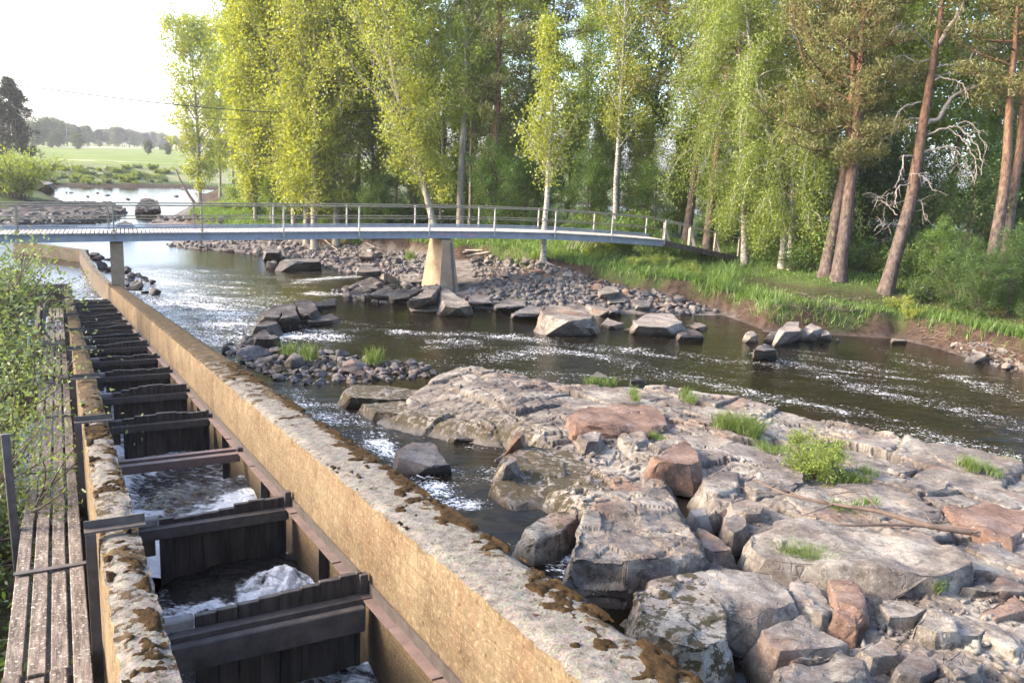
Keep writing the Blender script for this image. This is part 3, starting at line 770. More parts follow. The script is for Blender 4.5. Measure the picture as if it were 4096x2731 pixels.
bed = link('bedrock', grid_mesh('bedrock', axis((-7, 1, .06), (1, 8.5, .036), (8.5, 17, .06)), axis((5.5, 16, .036), (16, 28.5, .06)), bed_z, {'moss': r_moss, 'wet': r_wet, 'crack': r_crack}, keep=lambda X, Y, Z: bed_edge(X, Y) > -0.9), M['rock'])
bed.data.set_sharp_from_angle(angle=radians(28))
tag(bed, 'cracked pink grey bedrock shelf in the river', kind='structure')
# ================================================================== fish ladder walls
def wall_obj(name, w0, w1, s_list, low, label, mossy, rough=1.0, ztop=None):
    """a concrete wall along the ladder: cross-section grid with crumbled top edges"""
    prof = []
    for k in np.linspace(low, 0, 14): prof.append((w0, k))
    for k in np.linspace(0, 1, 15)[1:-1]: prof.append((w0 + (w1 - w0) * k, 0))
    for k in np.linspace(0, low, 14): prof.append((w1, k))
    prof = np.array(prof); npf = len(prof)
    S = np.asarray(s_list); ns = len(S)
    SS = np.repeat(S[:, None], npf, 1); WW = np.repeat(prof[None, :, 0], ns, 0); DZ = np.repeat(prof[None, :, 1], ns, 0)
    edge = np.minimum(np.abs(WW - w0), np.abs(WW - w1))
    top = DZ > -0.14
    nn = fbm(SS * 4.0, WW * 4 + DZ * 3 + w0 * 9, 11, 5); n2 = fbm(SS * 13.0, WW * 13 + DZ * 11, 12, 4)
    near_edge = np.exp(-(edge / 0.05) ** 2) * top * np.exp(-(DZ / 0.06) ** 2)
    dz2 = DZ + np.where(DZ > -0.01, 0.008 * nn + 0.008 * n2, 0) - near_edge * (0.022 + 0.035 * np.clip(nn + 0.4 * n2, -0.3, 1)) * rough
    side = np.where(WW < (w0 + w1) / 2, -1, 1)
    w2 = WW - side * near_edge * (0.012 + 0.03 * np.clip(n2 + 0.5 * nn, -0.2, 1)) * rough + np.where(DZ < -0.02, 0.008 * nn * side, 0)
    P = np.stack([DV[0] * SS + NV[0] * w2, DV[1] * SS + NV[1] * w2, 5.64 - 0.1084 * SS + dz2], -1)
    if ztop is not None: P[..., 2] = np.maximum(P[..., 2] + ztop(SS), -1)
    V = P.reshape(-1, 3)
    i = (np.arange(npf - 1)[None] + npf * np.arange(ns - 1)[:, None]).ravel()
    Fs = np.stack([i, i + 1, i + npf + 1, i + npf], -1)
    caps = np.array([[a, b, npf - 2 - k, npf - 1 - k] for k, (a, b) in enumerate(zip(range(npf // 2 - 1), range(1, npf // 2)))])
    caps = np.array([[k, k + 1, npf - 2 - k, npf - 1 - k] for k in range(npf // 2 - 1)])
    Fs = np.concatenate([Fs, caps[:, ::-1], caps + npf * (ns - 1)])
    o0 = P[0, npf // 2].copy()
    me = npmesh(name, V - o0, Fs, True, {'moss': mossy(SS, WW).ravel(), 'depth_below': (-DZ).ravel()})
    me.set_sharp_from_angle(angle=radians(50))
    o = link(name, me, M['concrete'], None, tuple(o0))
    return tag(o, label, 'wall', 'walls of the fish ladder')
s_near = axis((0.3, 9, 0.035), (9, 20, 0.08), (20, 42, 0.2))
def moss_right(S, Wd):
    far = sstep(6, 17, S) * 0.23
    return -0.045 + far + 0.085 * sstep(2.08, 2.3, Wd) - 0.05 * sstep(2.0, 1.85, Wd)
def moss_left(S, Wd): return 0.0 + 0.03 * sstep(3, 5, S) + 0.17 * sstep(6, 14, S)
wall_obj('concrete_wall', 1.86, 2.33, s_near, -2.6, 'tan concrete wall beside the river, its top spotted with brown moss', moss_right)
wall_obj('concrete_wall', 0.12, 0.37, axis((0.3, 9, 0.035), (9, 20, 0.08), (20, 38, 0.2)), -2.6, 'narrow mossy concrete wall between the plank walkway and the weirs', moss_left)

# the lower wall that runs on past the bridge and the cross wall by the still pool
def strip_wall(name, pts, th, z_lo, label, group=None):
    """pts: (x, y, top z) along the wall's centre line"""
    mb = MB(); P = [np.array(p, float) for p in pts]
    rings = []
    for i, p in enumerate(P):
        t = (P[min(i + 1, len(P) - 1)] - P[max(i - 1, 0)])[:2]; t /= np.linalg.norm(t)
        n = np.array([-t[1], t[0]]) * th / 2
        rings.append([(p[0] + n[0], p[1] + n[1], z_lo), (p[0] - n[0], p[1] - n[1], z_lo), (p[0] - n[0], p[1] - n[1], p[2]), (p[0] + n[0], p[1] + n[1], p[2])])
    V = [q for r in rings for q in r]; m = len(rings)
    Fs = [(i * 4 + j, i * 4 + (j + 1) % 4, (i + 1) * 4 + (j + 1) % 4, (i + 1) * 4 + j) for i in range(m - 1) for j in range(4)]
    Fs += [(3, 2, 1, 0), tuple((m - 1) * 4 + k for k in range(4))]
    mb.add(V, Fs)
    o = mb.build(name, M['grey_concrete'], None, tuple(P[0]))
    n = len(o.data.vertices)
    zt = max(p[2] for p in P)
    a = o.data.attributes.new('depth_below', 'FLOAT', 'POINT'); a.data.foreach_set('value', np.array([0.0 if v.co.z > -0.4 else 1.0 for v in o.data.vertices], np.float32))
    a = o.data.attributes.new('moss', 'FLOAT', 'POINT'); a.data.foreach_set('value', np.full(n, 0.03, np.float32))
    return tag(o, label, 'wall', group)
e0 = LP(41.8, 2.05); cn = W(327, 998, 0.8)
mid = [W(375, 1075, 0.85), W(345, 1030, 0.8)]
strip_wall('concrete_wall', [(e0[0], e0[1], 0.98), (mid[0][0], mid[0][1], 0.88), (mid[1][0], mid[1][1], 0.82), (cn[0], cn[1], 0.8)], 0.3, -0.8, 'low curved concrete wall running on into the river behind the slim bridge pier')
ce = W(60, 962, 0.8)
strip_wall('concrete_wall', [(cn[0] + 0.2, cn[1] + 0.15, 0.76), (ce[0], ce[1], 0.78)], 0.35, -0.8, 'grey concrete cross wall standing in the bright pool under the bridge')
# dark end wall across the walkway
eb = MB(); a, b = LP(38.1, 0.3, 0.12), LP(38.1, -1.5, 0.12)
eb.bar(a - np.array([0, 0, .6]), b - np.array([0, 0, .6]), 0.25, 1.3)
tag(eb.build('end_wall', M['steel_dark'], None, tuple(a)), 'dark end wall closing the plank walkway at its far end', 'wall')

# ---- ledge rails along both inner faces
def rail(w_wall, side, label):
    s0, s1 = 0.6, 40.8
    p0 = LP(s0, w_wall, -0.68)
    t = thing('ledge_rail', label, 'rail', tuple(p0), 'steel ledge rails of the fish ladder')
    fl = MB(); up = MB(); s = s0
    rr = random.Random(4)
    while s < s1:
        L = rr.choice([0.5, 0.62, 0.75, 1.1]); e = min(s + L, s1)
        a0, a1 = w_wall + side * 0.003, w_wall + side * 0.085
        dz = -0.68 + rr.uniform(-0.006, 0.006)
        fl.hexa([LP(s, a0, dz - .012), LP(s, a1, dz - .012), LP(e - .018, a1, dz - .012), LP(e - .018, a0, dz - .012), LP(s, a0, dz), LP(s, a1, dz), LP(e - .018, a1, dz), LP(e - .018, a0, dz)])
        s = e
    b0, b1 = w_wall + side * 0.003, w_wall + side * 0.016
    up.hexa([LP(s0, b0, -.69), LP(s0, b1, -.69), LP(s1, b1, -.69), LP(s1, b0, -.69), LP(s0, b0, -.6), LP(s0, b1, -.6), LP(s1, b1, -.6), LP(s1, b0, -.6)])
    fl.build('ledge', M['steel_red'], t); up.build('upright_flange', M['steel'], t)
rail(1.86, -1, 'rusty steel ledge rail bolted along the tan river wall above the pools')
rail(0.37, 1, 'rusty steel ledge rail along the inner face of the narrow mossy wall')

# ---- weirs
WEIRS = [5.25, 7.5, 9.9, 12.15, 14.5, 16.9, 19.2, 21.6, 23.9, 26.2, 28.5, 30.8, 33.1, 35.4, 37.7, 40.0]
ORD = ['first', 'second', 'third', 'fourth', 'fifth', 'sixth', 'seventh', 'eighth', 'ninth', 'tenth', 'eleventh', 'twelfth', 'thirteenth', 'fourteenth', 'fifteenth', 'last']
rr = random.Random(11)
def sbox(mb, s0, s1, w0, w1, z0, z1, skew=0.0):
    P = []
    for dz in (z0, z1):
        for s, w in ((s0, w0), (s0, w1), (s1, w1), (s1, w0)): P.append(LP(s, w, dz + 0.1084 * 0))
    mb.hexa(P)
def zbox(mb, sref, s0, s1, w0, w1, z0, z1):
    """box with level top: heights taken from the ladder line at sref"""
    zz = 5.64 - 0.1084 * sref
    P = []
    for dz in (z0, z1):
        for s, w in ((s0, w0), (s0, w1), (s1, w1), (s1, w0)):
            P.append((DV[0] * s + NV[0] * w, DV[1] * s + NV[1] * w, zz + dz))
    mb.hexa(P)
for i, s in enumerate(WEIRS):
    bare = (i == 2)
    lab = {0: 'nearest black timber weir with a thick timber beam and stepped plank tops', 1: 'second black timber weir with a white plume of water at its foot',
           2: 'weir with a double rust coloured steel beam and no planks above the swirling pool'}.get(i, '%s dark timber weir across the ladder counted from the camera' % ORD[i])
    t = thing('timber_weir', lab, 'weir', tuple(LP(s, 1.1, -0.7)), 'weirs across the fish ladder')
    zb = -0.70
    bm_ = MB()
    zbox(bm_, s, s - .07, s + .012, 0.40, 1.80, zb, zb + .02)       # flange
    zbox(bm_, s, s - .07, s - .052, 0.40, 1.80, zb - .08, zb)       # web facing the camera
    bm_.build('steel_beam', M['steel_red'] if bare else M['steel'], t)
    if bare:
        b2 = MB(); zbox(b2, s, s + .075, s + .15, 0.42, 1.80, zb + .01, zb + .03); zbox(b2, s, s + .075, s + .09, .42, 1.80, zb - .05, zb + .01)
        b2.build('steel_beam', M['steel_red'], t)
    else:
        pl = MB(); w = 0.66; hh = rr.uniform(0.04, 0.09)
        w_end = 1.80
        while w < w_end - 0.02:
            ww = min(rr.uniform(0.12, 0.155), w_end - w)
            hh += rr.uniform(-0.022, 0.03) if i else 0.011
            hh = min(max(hh, 0.035), 0.16)
            d = rr.uniform(0, 0.012)
            zbox(pl, s, s + .016 + d, s + .06 + d, w + .0008, w + ww - .0008, -1.95, zb + .02 + hh)
            w += ww
        pl.build('planks', M['wet_timber'], t, bevel=0.004)
        cap = MB(); w = 0.66
        if i == 0:
            tb = MB(); zbox(tb, s, s - .14, s - .075, 0.42, 1.78, zb - .2, zb - .012); tb.build('timber_beam', M['top_timber'], t, bevel=0.008)
    tm = MB()
    zbox(tm, s, s + .018, s + .11, 0.41, 0.655, zb + .012, zb + .085)
    if not bare: tm.build('timber_block', M['grey_timber'] if i in (0, 1, 4, 5, 6, 7, 8) else M['top_timber'], t, bevel=0.01)
    lo = MB(); zbox(lo, s, s - .05, s + .0, 0.37, 0.62 if not bare else .5, zb - .24, zb - .085)
    lo.build('strut', M['wet_timber'], t, bevel=0.006)
    br = MB(); br2 = MB(); br3 = MB()
    zbox(br, s, s - .02, s + .0, 0.375, 0.47, zb + .0, zb + .15)
    zbox(br2, s, s + .13, s + .19, 0.375, 0.45, zb - .1, zb + .13)
    zbox(br3, s, s - .01, s + .05, 1.78, 1.84, zb - .02, zb + .17 if i in (0, 1) else zb + .07)
    for q in (br, br2, br3): q.build('bracket', M['steel_dark'], t, bevel=0.003)
    if i < 6:
        po = MB(); sm = s + 1.1
        for dw in (1.845,):
            zbox(po, sm, sm - .045, sm + .045, dw - .012, dw + .008, -1.8, -0.69); zbox(po, sm, sm - .045, sm - .03, dw - .07, dw - .012, -1.8, -0.69)
        po.build('wall_post', M['steel_dark'], t)

# ---- water in the pools, each a step lower
def pool_mesh():
    Vs, Fs, fo, ro, b = [], [], [], [], 0
    ends = [0.4] + WEIRS + [44.0]
    for k in range(len(ends) - 1):
        s0, s1 = ends[k] + .03, ends[k + 1] + .03
        smid = (s0 + s1) / 2 if k < len(ends) - 2 else 41
        zz = max(5.64 - 0.1084 * smid - (1.30 if k else 1.55), 0.02) if k < len(ends) - 2 else 0.03
        if k == 2: zz += 0.16
        n_s = 150 if k == 1 else 70 if k < 4 else 26; n_w = 100 if k == 1 else 44 if k < 4 else 14
        S, Wd = np.meshgrid(np.linspace(s0, s1, n_s), np.linspace(0.36, 1.87, n_w))
        u = (S - s0) / (s1 - s0)
        n = fbm(S * 3.2, Wd * 3.2 + k * 7, 71, 5); n2 = fbm(S * 9, Wd * 9, 72, 3)
        left = np.exp(-((Wd - 0.5) / 0.22) ** 2)
        slope = np.where((k > 0), left * (0.12 * (1 - u) - 0.22 * sstep(0.75, 1, u)), 0)
        Z = zz + 0.05 * n + 0.018 * n2 + slope
        f = 0.5 + 0.35 * left + 0.4 * fbm(S * 1.2, Wd * 1.2, 75 + k, 3)
        if k == 1:   # plume by the river wall
            g = np.exp(-((S - 6.75) / 0.28) ** 2 - ((Wd - 1.55) / 0.24) ** 2)
            g2 = np.exp(-((S - 6.72 + (1.6 - Wd) * 0.16 + .1 * n) / 0.26) ** 2) * (Wd > 0.3)
            rr_ = np.hypot((S - 6.85) / (0.40 + .1 * (Wd < 1.5)), (Wd - 1.58) / np.where(Wd < 1.58, 0.62, 0.34)) + .30 * fbm(S * 3.3, Wd * 3.3, 94, 3)
            dm = sstep(1.0, .15, rr_)
            Z = Z + 0.15 * dm + 0.05 * dm * fbm(S * 5, Wd * 5, 91, 2) + 0.022 * dm * fbm(S * 40, Wd * 40, 93, 3) + 0.05 * g2 * (1 + n2)
            f = np.maximum(f * 0.5, np.maximum(sstep(0.0, .3, dm) * (.85 + .5 * n2), g2 * (1.0 + 1.2 * n2 + 1.2 * n)))
            f = f - 0.9 * np.exp(-((S - 7.3) / 0.3) ** 2) * (1 - np.clip(g * 1.6, 0, 1)) * (Wd > .7)
        if k == 2:
            c = np.exp(-((S - 8.6 - 0.9 * (Wd - 1.0) - 0.1 * n) / 0.10) ** 2) + np.exp(-((S - 8.1 - 0.5 * (Wd - 1.0) + 0.25 * n) / 0.07) ** 2)
            f = 0.6 + 1.0 * c + 0.6 * n + 0.5 * np.exp(-((S - 7.7) / 0.25) ** 2) + 0.3 * left
            f = f - 0.35 * np.exp(-((S - 9.7) / 0.4) ** 2)
        if k == 0: f = 0.35 + 0.5 * n + 0.9 * np.exp(-((Wd - 0.45) / 0.15) ** 2)
        V = np.stack([DV[0] * S + NV[0] * Wd, DV[1] * S + NV[1] * Wd, Z], -1).reshape(-1, 3)
        i = (np.arange(n_s - 1)[None] + n_s * np.arange(n_w - 1)[:, None]).ravel()
        Fs.append(np.stack([i, i + 1, i + n_s + 1, i + n_s], -1) + b); Vs.append(V); b += len(V)
        fo.append(f.ravel()); ro.append(np.full(f.size, 0.9 if k < 15 else 0.1))
    return npmesh('ladder_pool_water', np.concatenate(Vs), np.concatenate(Fs), True, {'foam': np.concatenate(fo), 'rough': np.concatenate(ro)})
tag(link('ladder_water', pool_mesh(), M['ladder_water']), 'churning water in the stepped pools of the fish ladder', kind='structure')

# ---- steel frames straddling the left wall
BR = [2.3, 5.47, 9.06, 12.1, 15.5, 18.9, 23.0, 26.6, 30.2, 33.8, 37.4]
BL = ['nearest', 'second', 'third', 'fourth', 'fifth', 'sixth', 'seventh', 'eighth', 'ninth', 'tenth', 'farthest']
for i, s in enumerate(BR[1:]):
    t = thing('wall_bracket', '%s dark steel frame straddling the narrow mossy wall counted from the camera' % BL[i] if i else 'nearest dark steel frame straddling the narrow mossy wall beside the walkway', 'bracket', tuple(LP(s, 0.2, 0)), 'steel frames over the left wall')
    m = MB(); sbox(m, s - .045, s + .045, 0.045, 0.40, 0.035, 0.05); sbox(m, s + .035, s + .045, 0.045, 0.40, 0.05, 0.10); m.build('top_angle', M['steel'], t)
    m = MB(); sbox(m, s - .045, s + .045, 0.05, 0.062, -1.9, 0.034); sbox(m, s - .045, s - .033, 0.062, 0.112, -1.9, 0.034); m.build('post', M['steel_dark'], t)

# ---- plank walkway
secs = [(1.6, 4.35), (4.35, 7.05), (7.05, 8.6), (8.6, 11.9), (11.9, 15.3), (15.3, 18.8), (18.8, 22.4), (22.4, 26.2), (26.2, 30.0), (30.0, 33.8), (33.8, 37.9)]
secs = [(1.2, 5.35), (5.35, 8.6), (8.6, 12.0), (12.0, 15.4), (15.4, 18.9), (18.9, 22.9), (22.9, 26.6), (26.6, 30.2), (30.2, 33.8), (33.8, 37.9)]
for i, (s0, s1) in enumerate(secs):
    lab = ('nearest plank walkway section, worn grey boards with open gaps', 'second plank walkway section with a thin steel strap across it')[i] if i < 2 else '%s plank walkway section counted from the camera beside the mossy wall' % ORD[i]
    t = thing('plank_walkway', lab, 'walkway', tuple(LP(s0, -0.2, -0.8)), 'sections of the plank walkway')
    for k in range(4):
        w0 = -0.445 + k * 0.128
        off = rr.uniform(-0.10, 0.10) if i else (0.22 if k == 3 else 0.0)
        if i == 0: off = [0.0, -0.12, -0.06, 0.1][k]
        pre = rr.uniform(0, .015)
        nseg = 10; V = []
        e0_, e1_ = s0 + off * .3 + .01, s1 + off
        m = MB()
        for q in range(nseg):
            a_, b_ = e0_ + (e1_ - e0_) * q / nseg, e0_ + (e1_ - e0_) * (q + 1) / nseg
        P = []
        nl = 0.012
        m.hexa([LP(e0_, w0, -.86), LP(e0_, w0 + .105, -.86), LP(e1_, w0 + .105, -.83), LP(e1_, w0, -.83), LP(e0_, w0 + rr.uniform(0, nl), -.825 + pre), LP(e0_, w0 + .105, -.825 + pre), LP(e1_, w0 + .108 - rr.uniform(0, nl), -.79 + pre), LP(e1_, w0, -.79 + pre)])
        m.build('plank', M['plank'], t, bevel=0.006)
    m = MB(); sm = s0 + (s1 - s0) * 0.55
    sbox(m, sm - .035, sm + .035, -0.455, 0.06, -.79, -.779); m.build('strap', M['steel'], t)
    m = MB(); sbox(m, s0 + .0, s0 + .1, -0.47, 0.06, -.98, -.87); m.build('bearer', M['wet_timber'], t)
# leaning dark post and a blue rope at the walkway's outer side
m = MB(); p0 = W(60, 2110, 4.0); p1 = AT(20, 1735, depth(p0)); m.bar(p0 - np.array([0, 0, .5]), p1, .07, .07)
tag(m.build('leaning_post', M['steel_dark'], None, tuple(p0), bevel=.004), 'black steel post leaning at the outer side of the plank walkway', 'post')
for (c, lab) in (([(118, 1330), (112, 1400), (105, 1450), (97, 1480)], 'faded blue rope hanging among the willow leaves'), ):
    p0 = W(c[0][0], c[0][1], LP(17, -.7, -.5)[2] + 0.3); d = depth(p0)
    m = MB(); m.tube([AT(x, y, d) for x, y in c], 0.02, 6); tag(m.build('rope', M['blue'], None, tuple(p0), smooth=True), lab, 'rope')
d = depth(LP(19, -0.25)); m = MB(); m.tube([AT(148, 1265, d), AT(165, 1310, d), AT(200, 1355, d), AT(258, 1410, d)], .025, 6)
tag(m.build('cable', M['steel_dark'], None, AT(148, 1265, d), smooth=True), 'slack grey cable drooping from a post onto the walkway', 'cable')
m = MB(); p = AT(165, 1225, d); q = AT(150, 1330, d); m.bar(q, p, .1, .1); p2 = AT(180, 1215, d); m.bar(AT(172, 1330, d), p2, .06, .06)
tag(m.build('timber_post', M['top_timber'], None, tuple(q), bevel=.006), 'grey timber post pair standing at the walkway edge in the willow', 'post')

# ================================================================== footbridge
def BP(i, q=0.0, z=None):
    x = -21.02 + 3.292 * i - 0.43 * q; y = 34.75 + 1.568 * i + 0.903 * q
    zz = float(np.interp(i, [-4, -2, 0, 1, 2, 3, 4, 5, 6, 7, 8, 9], [3.05, 3.32, 3.53, 3.62, 3.70, 3.78, 3.86, 3.92, 3.95, 3.92, 3.79, 3.60]))
    return np.array([x, y, zz + (z or 0)])
BW = 1.6
fb = thing('footbridge', 'grey blue arched steel footbridge with olive railings and pale deck boards', 'footbridge', tuple(BP(0)))
N_ = np.linspace(-4, 9, 53)
def along(mb, q0, q1, z0, z1, ii=None):
    ii = N_ if ii is None else ii
    V = []; Fs = []
    for k, i in enumerate(ii):
        V += [BP(i, q0, z0), BP(i, q1, z0), BP(i, q1, z1), BP(i, q0, z1)]
    for k in range(len(ii) - 1):
        for j in range(4): Fs.append((k * 4 + j, k * 4 + (j + 1) % 4, k * 4 + 4 + (j + 1) % 4, k * 4 + 4 + j))
    n = len(ii) - 1
    Fs += [(3, 2, 1, 0), (n * 4, n * 4 + 1, n * 4 + 2, n * 4 + 3)]
    mb.add(V, Fs)
for q in (0.06, BW - 0.06):
    m = MB(); s_ = 1 if q < .5 else -1
    along(m, q - .012, q + .012, -.43, -.13); along(m, q - .09, q + .09, -.45, -.43); along(m, q - .09, q + .09, -.13, -.11)
    m.build('beam', M['bridge_beam'], fb)
    for i in ((-1.5, 1.5, 3.5, 5.9, 7.6) if q < .5 else ()):
        m = MB(); along(m, q - .022, q - .012, -.41, -.15, np.array([i, i + .12])); m.build('splice_plate', M['bridge_steel'], fb)
m = MB(); i = -4.0
while i < 9.0:
    e = i + 0.036
    V = [BP(i, -0.12, -.10), BP(i, BW + .12, -.10), BP(e, BW + .12, -.10), BP(e, -.12, -.10), BP(i, -0.12, -.05), BP(i, BW + .12, -.05), BP(e, BW + .12, -.05), BP(e, -.12, -.05)]
    m.hexa(V); i += 0.047
m.build('deck', M['deck'], fb)
for q in (0.0, BW):
    if q:
        m = MB(); along(m, q - .02, q + .02, -.03, .06); m.build('kick_board', M['bridge_steel'], fb)
        m = MB(); along(m, q - .02, q + .02, .09, .15); m.build('kick_board', M['bridge_steel'], fb)
    m = MB(); m.tube([BP(i, q, 1.13) for i in N_], .032, 8); m.build('handrail', M['bridge_rail'], fb, smooth=True)
    m = MB(); m.tube([BP(i, q, .55) for i in N_], .024, 8); m.build('mid_rail', M['bridge_rail'], fb, smooth=True)
    for i in range(-4, 10):
        sh = -.06 if q else 0
        m = MB(); m.bar(BP(i + sh, q - .035 * (1 if q == 0 else -1), -.34 if q == 0 else -.2), BP(i + sh, q - .035 * (1 if q == 0 else -1), 1.12), .065, .065, (0.43, -.9, 0))
        if q == 0: m.bar(BP(i - .02, -.05, .03), BP(i + .02, -.05, .03), .16, .05)
        m.build('post', M['bridge_rail'] if i < 3 else M['deck'], fb, bevel=.004)
# faint pink scrawl on the beam beside the tall pier
m = MB()
for k, (i0, i1, za, zb) in enumerate([(5.12, 5.2, -.26, -.22), (5.2, 5.27, -.22, -.27), (5.27, 5.38, -.25, -.25), (5.42, 5.5, -.22, -.27), (5.52, 5.62, -.25, -.22), (5.62, 5.7, -.22, -.28), (5.6, 5.74, -.31, -.3)]):
    a, b = BP(i0, 0.042, za), BP(i1, 0.042, zb); m.bar(a, b, .012, .035)
m.build('paint_scrawl', M['pink'], fb)
# ramp
rp = thing('ramp', 'dark timber ramp with pale braced posts leading off the right bridge end', 'ramp', tuple(BP(9)))
r0 = BP(9.02, 0); r1 = np.array([14.15, 52.0, 2.55]); rq = np.array([-0.43, 0.903, 0]) * BW
m = MB(); m.bar(r0 - [0, 0, .28], r1 - [0, 0, .28], .12, .26); m.bar(r0 + rq - [0, 0, .28], r1 + rq - [0, 0, .28], .12, .26); m.build('beam', M['top_timber'], rp)
m = MB()
for k in range(60):
    t0 = k / 60; c0 = r0 + (r1 - r0) * t0; c1 = r0 + (r1 - r0) * (t0 + .0125)
    m.bar((c0 + c1) / 2 - [0, 0, .12] - rq * .05, (c0 + c1) / 2 + rq * 1.05 - [0, 0, .12], .085, .045)
m.build('deck', M['top_timber'], rp)
for k, t0 in enumerate((0.30, 0.62, 0.94)):
    for q in (0, 1):
        c0 = r0 + (r1 - r0) * (t0 - .13 * q) + rq * q
        out = -np.array([-0.43, 0.903, 0]) * (1 if q == 0 else -1)
        m = MB(); m.bar(c0 - [0, 0, .2], c0 + [0, 0, 1.0], .1, .1, (0.4, -.9, 0)); m.bar(c0 + out * .0 + np.array([.42, .2, -.15]), c0 + [0, 0, .85], .1, .09)
        m.bar(c0 + [0, 0, -.14], c0 + np.array([.46, .22, -.17]), .1, .08)
        m.build('braced_post', M['ramp_wood'], rp)
for q in (0, 1):
    m = MB(); m.tube([r0 + rq * q + [0, 0, 1.08], r1 + rq * q + [0, 0, 1.0]], .03, 8); m.build('handrail', M['ramp_wood'], rp)

# piers
def pier(name, label, c, bdir, half_top, half_bot, z0, z1, strip=False, number=None):
    bx = np.array([bdir[0], bdir[1]]); qx = np.array([-bdir[1], bdir[0]])
    t = thing(name, label, 'bridge pier', (c[0], c[1], z0), 'concrete piers of the footbridge')
    m = MB(); n = 14; V = []; Fs = []
    for k in range(n + 1):
        f = k / n; hb = half_bot[0] + (half_top[0] - half_bot[0]) * f; hq = half_bot[1] + (half_top[1] - half_bot[1]) * f
        for sb, sq in ((-1, -1), (1, -1), (1, 1), (-1, 1)):
            V.append((*(np.array(c[:2]) + bx * hb * sb + qx * hq * sq), z0 + (z1 - z0) * f))
    for k in range(n):
        for j in range(4): Fs.append((k * 4 + j, k * 4 + (j + 1) % 4, k * 4 + 4 + (j + 1) % 4, k * 4 + 4 + j))
    Fs += [(3, 2, 1, 0), (n * 4, n * 4 + 1, n * 4 + 2, n * 4 + 3)]
    m.add(V, Fs); m.build('shaft', M['pier'], t)
    m = MB()
    m.hexa([(*(np.array(c[:2]) + bx * a * (half_top[0] * .8) + qx * b * (half_top[1] * .8)), zz) for zz in (z1, z1 + .09) for a, b in ((-1, -1), (1, -1), (1, 1), (-1, 1))]); m.build('bearing', M['steel_dark'], t)
    if strip:
        m = MB(); f0, f1 = 0.0, 0.97
        P = []
        for f in (f0, f1):
            hb = half_bot[0] + (half_top[0] - half_bot[0]) * f; hq = half_bot[1] + (half_top[1] - half_bot[1]) * f
            P.append(np.array([*(np.array(c[:2]) + bx * hb * .55 - qx * (hq + .03)), z0 + (z1 - z0) * f]))
        m.bar(P[0], P[1], .09, .07, tuple([-qx[0], -qx[1], 0])); m.build('steel_strip', M['steel_dark'], t)
    if number:
        cu = bpy.data.curves.new('number', 'FONT'); cu.body = number; cu.size = 0.42; cu.extrude = 0.012; cu.align_x = 'CENTER'; cu.align_y = 'CENTER'; cu.space_character = 1.15
        tmp = bpy.data.objects.new('number', cu); COL.objects.link(tmp); bpy.context.view_layer.update()
        me = bpy.data.meshes.new_from_object(tmp.evaluated_get(bpy.context.evaluated_depsgraph_get())); bpy.data.objects.remove(tmp)
        f = 0.62; hb = half_bot[0] + (half_top[0] - half_bot[0]) * f
        pos = np.array([*(np.array(c[:2]) - bx * (hb + .004) - qx * 0.15), z0 + (z1 - z0) * f])
        slope = (half_bot[0] - half_top[0]) / (z1 - z0)
        nrm = Vector((-bx[0], -bx[1], slope)).normalized(); xa = Vector((-qx[0], -qx[1], 0)); ya = nrm.cross(xa)
        o = link('number', me, simple('number_concrete', (0.27, 0.19, 0.125), 0.9, 0.1, 5, 0), t)
        o.matrix_local = Matrix(((xa.x, ya.x, nrm.x, pos[0] - c[0]), (xa.y, ya.y, nrm.y, pos[1] - c[1]), (xa.z, ya.z, nrm.z, pos[2] - z0), (0, 0, 0, 1)))
    return t
bd = np.array([.903, .43])
cC = BP(5.27, .8)
pier('bridge_pier', 'tall tapered tan concrete pier marked 1992 standing on the rocks', (cC[0], cC[1]), bd, (0.27, 1.0), (0.62, 1.55), -0.1, cC[2] - .54, True, '1992')
cL = BP(1.02, .8)
pier('bridge_pier', 'slim square concrete pier rising from the end of the tan river wall', (cL[0], cL[1]), bd, (0.27, .5), (0.27, .55), LP(41, 2.1)[2] - .4, cL[2] - .54)
# ================================================================== rocks
def roughen(bm, o0, maxlen, amp, seed, iters=6, freq=1.0, plate=1.7):
    for _ in range(iters):
        es = [e for e in bm.edges if e.calc_length() > maxlen]
        if not es: break
        bmesh.ops.subdivide_edges(bm, edges=es, cuts=1)
        bmesh.ops.triangulate(bm, faces=[f for f in bm.faces if len(f.verts) > 3])
    bm.normal_update()
    mv = []
    for v in bm.verts:
        p = v.co + o0
        q = Vector((p.x * freq + seed * 3.7, p.y * freq, p.z * freq))
        d = mnoise.fractal(q * 2.2, 0.9, 2.1, 5) * amp
        r = 1.0 - abs(mnoise.noise(q * 1.1)) * 2
        d -= max(0.0, r - 0.86) * amp * 2.0
        di, pt = mnoise.voronoi(q * plate)
        d += amp * 1.5 * (mnoise.cell(pt[0] * 9.0) - .5) * (1 if di[1] - di[0] > .05 else .2) - (amp * .7 if di[1] - di[0] < .05 else 0)
        mv.append(d)
    for v, d in zip(bm.verts, mv): v.co += v.normal * d
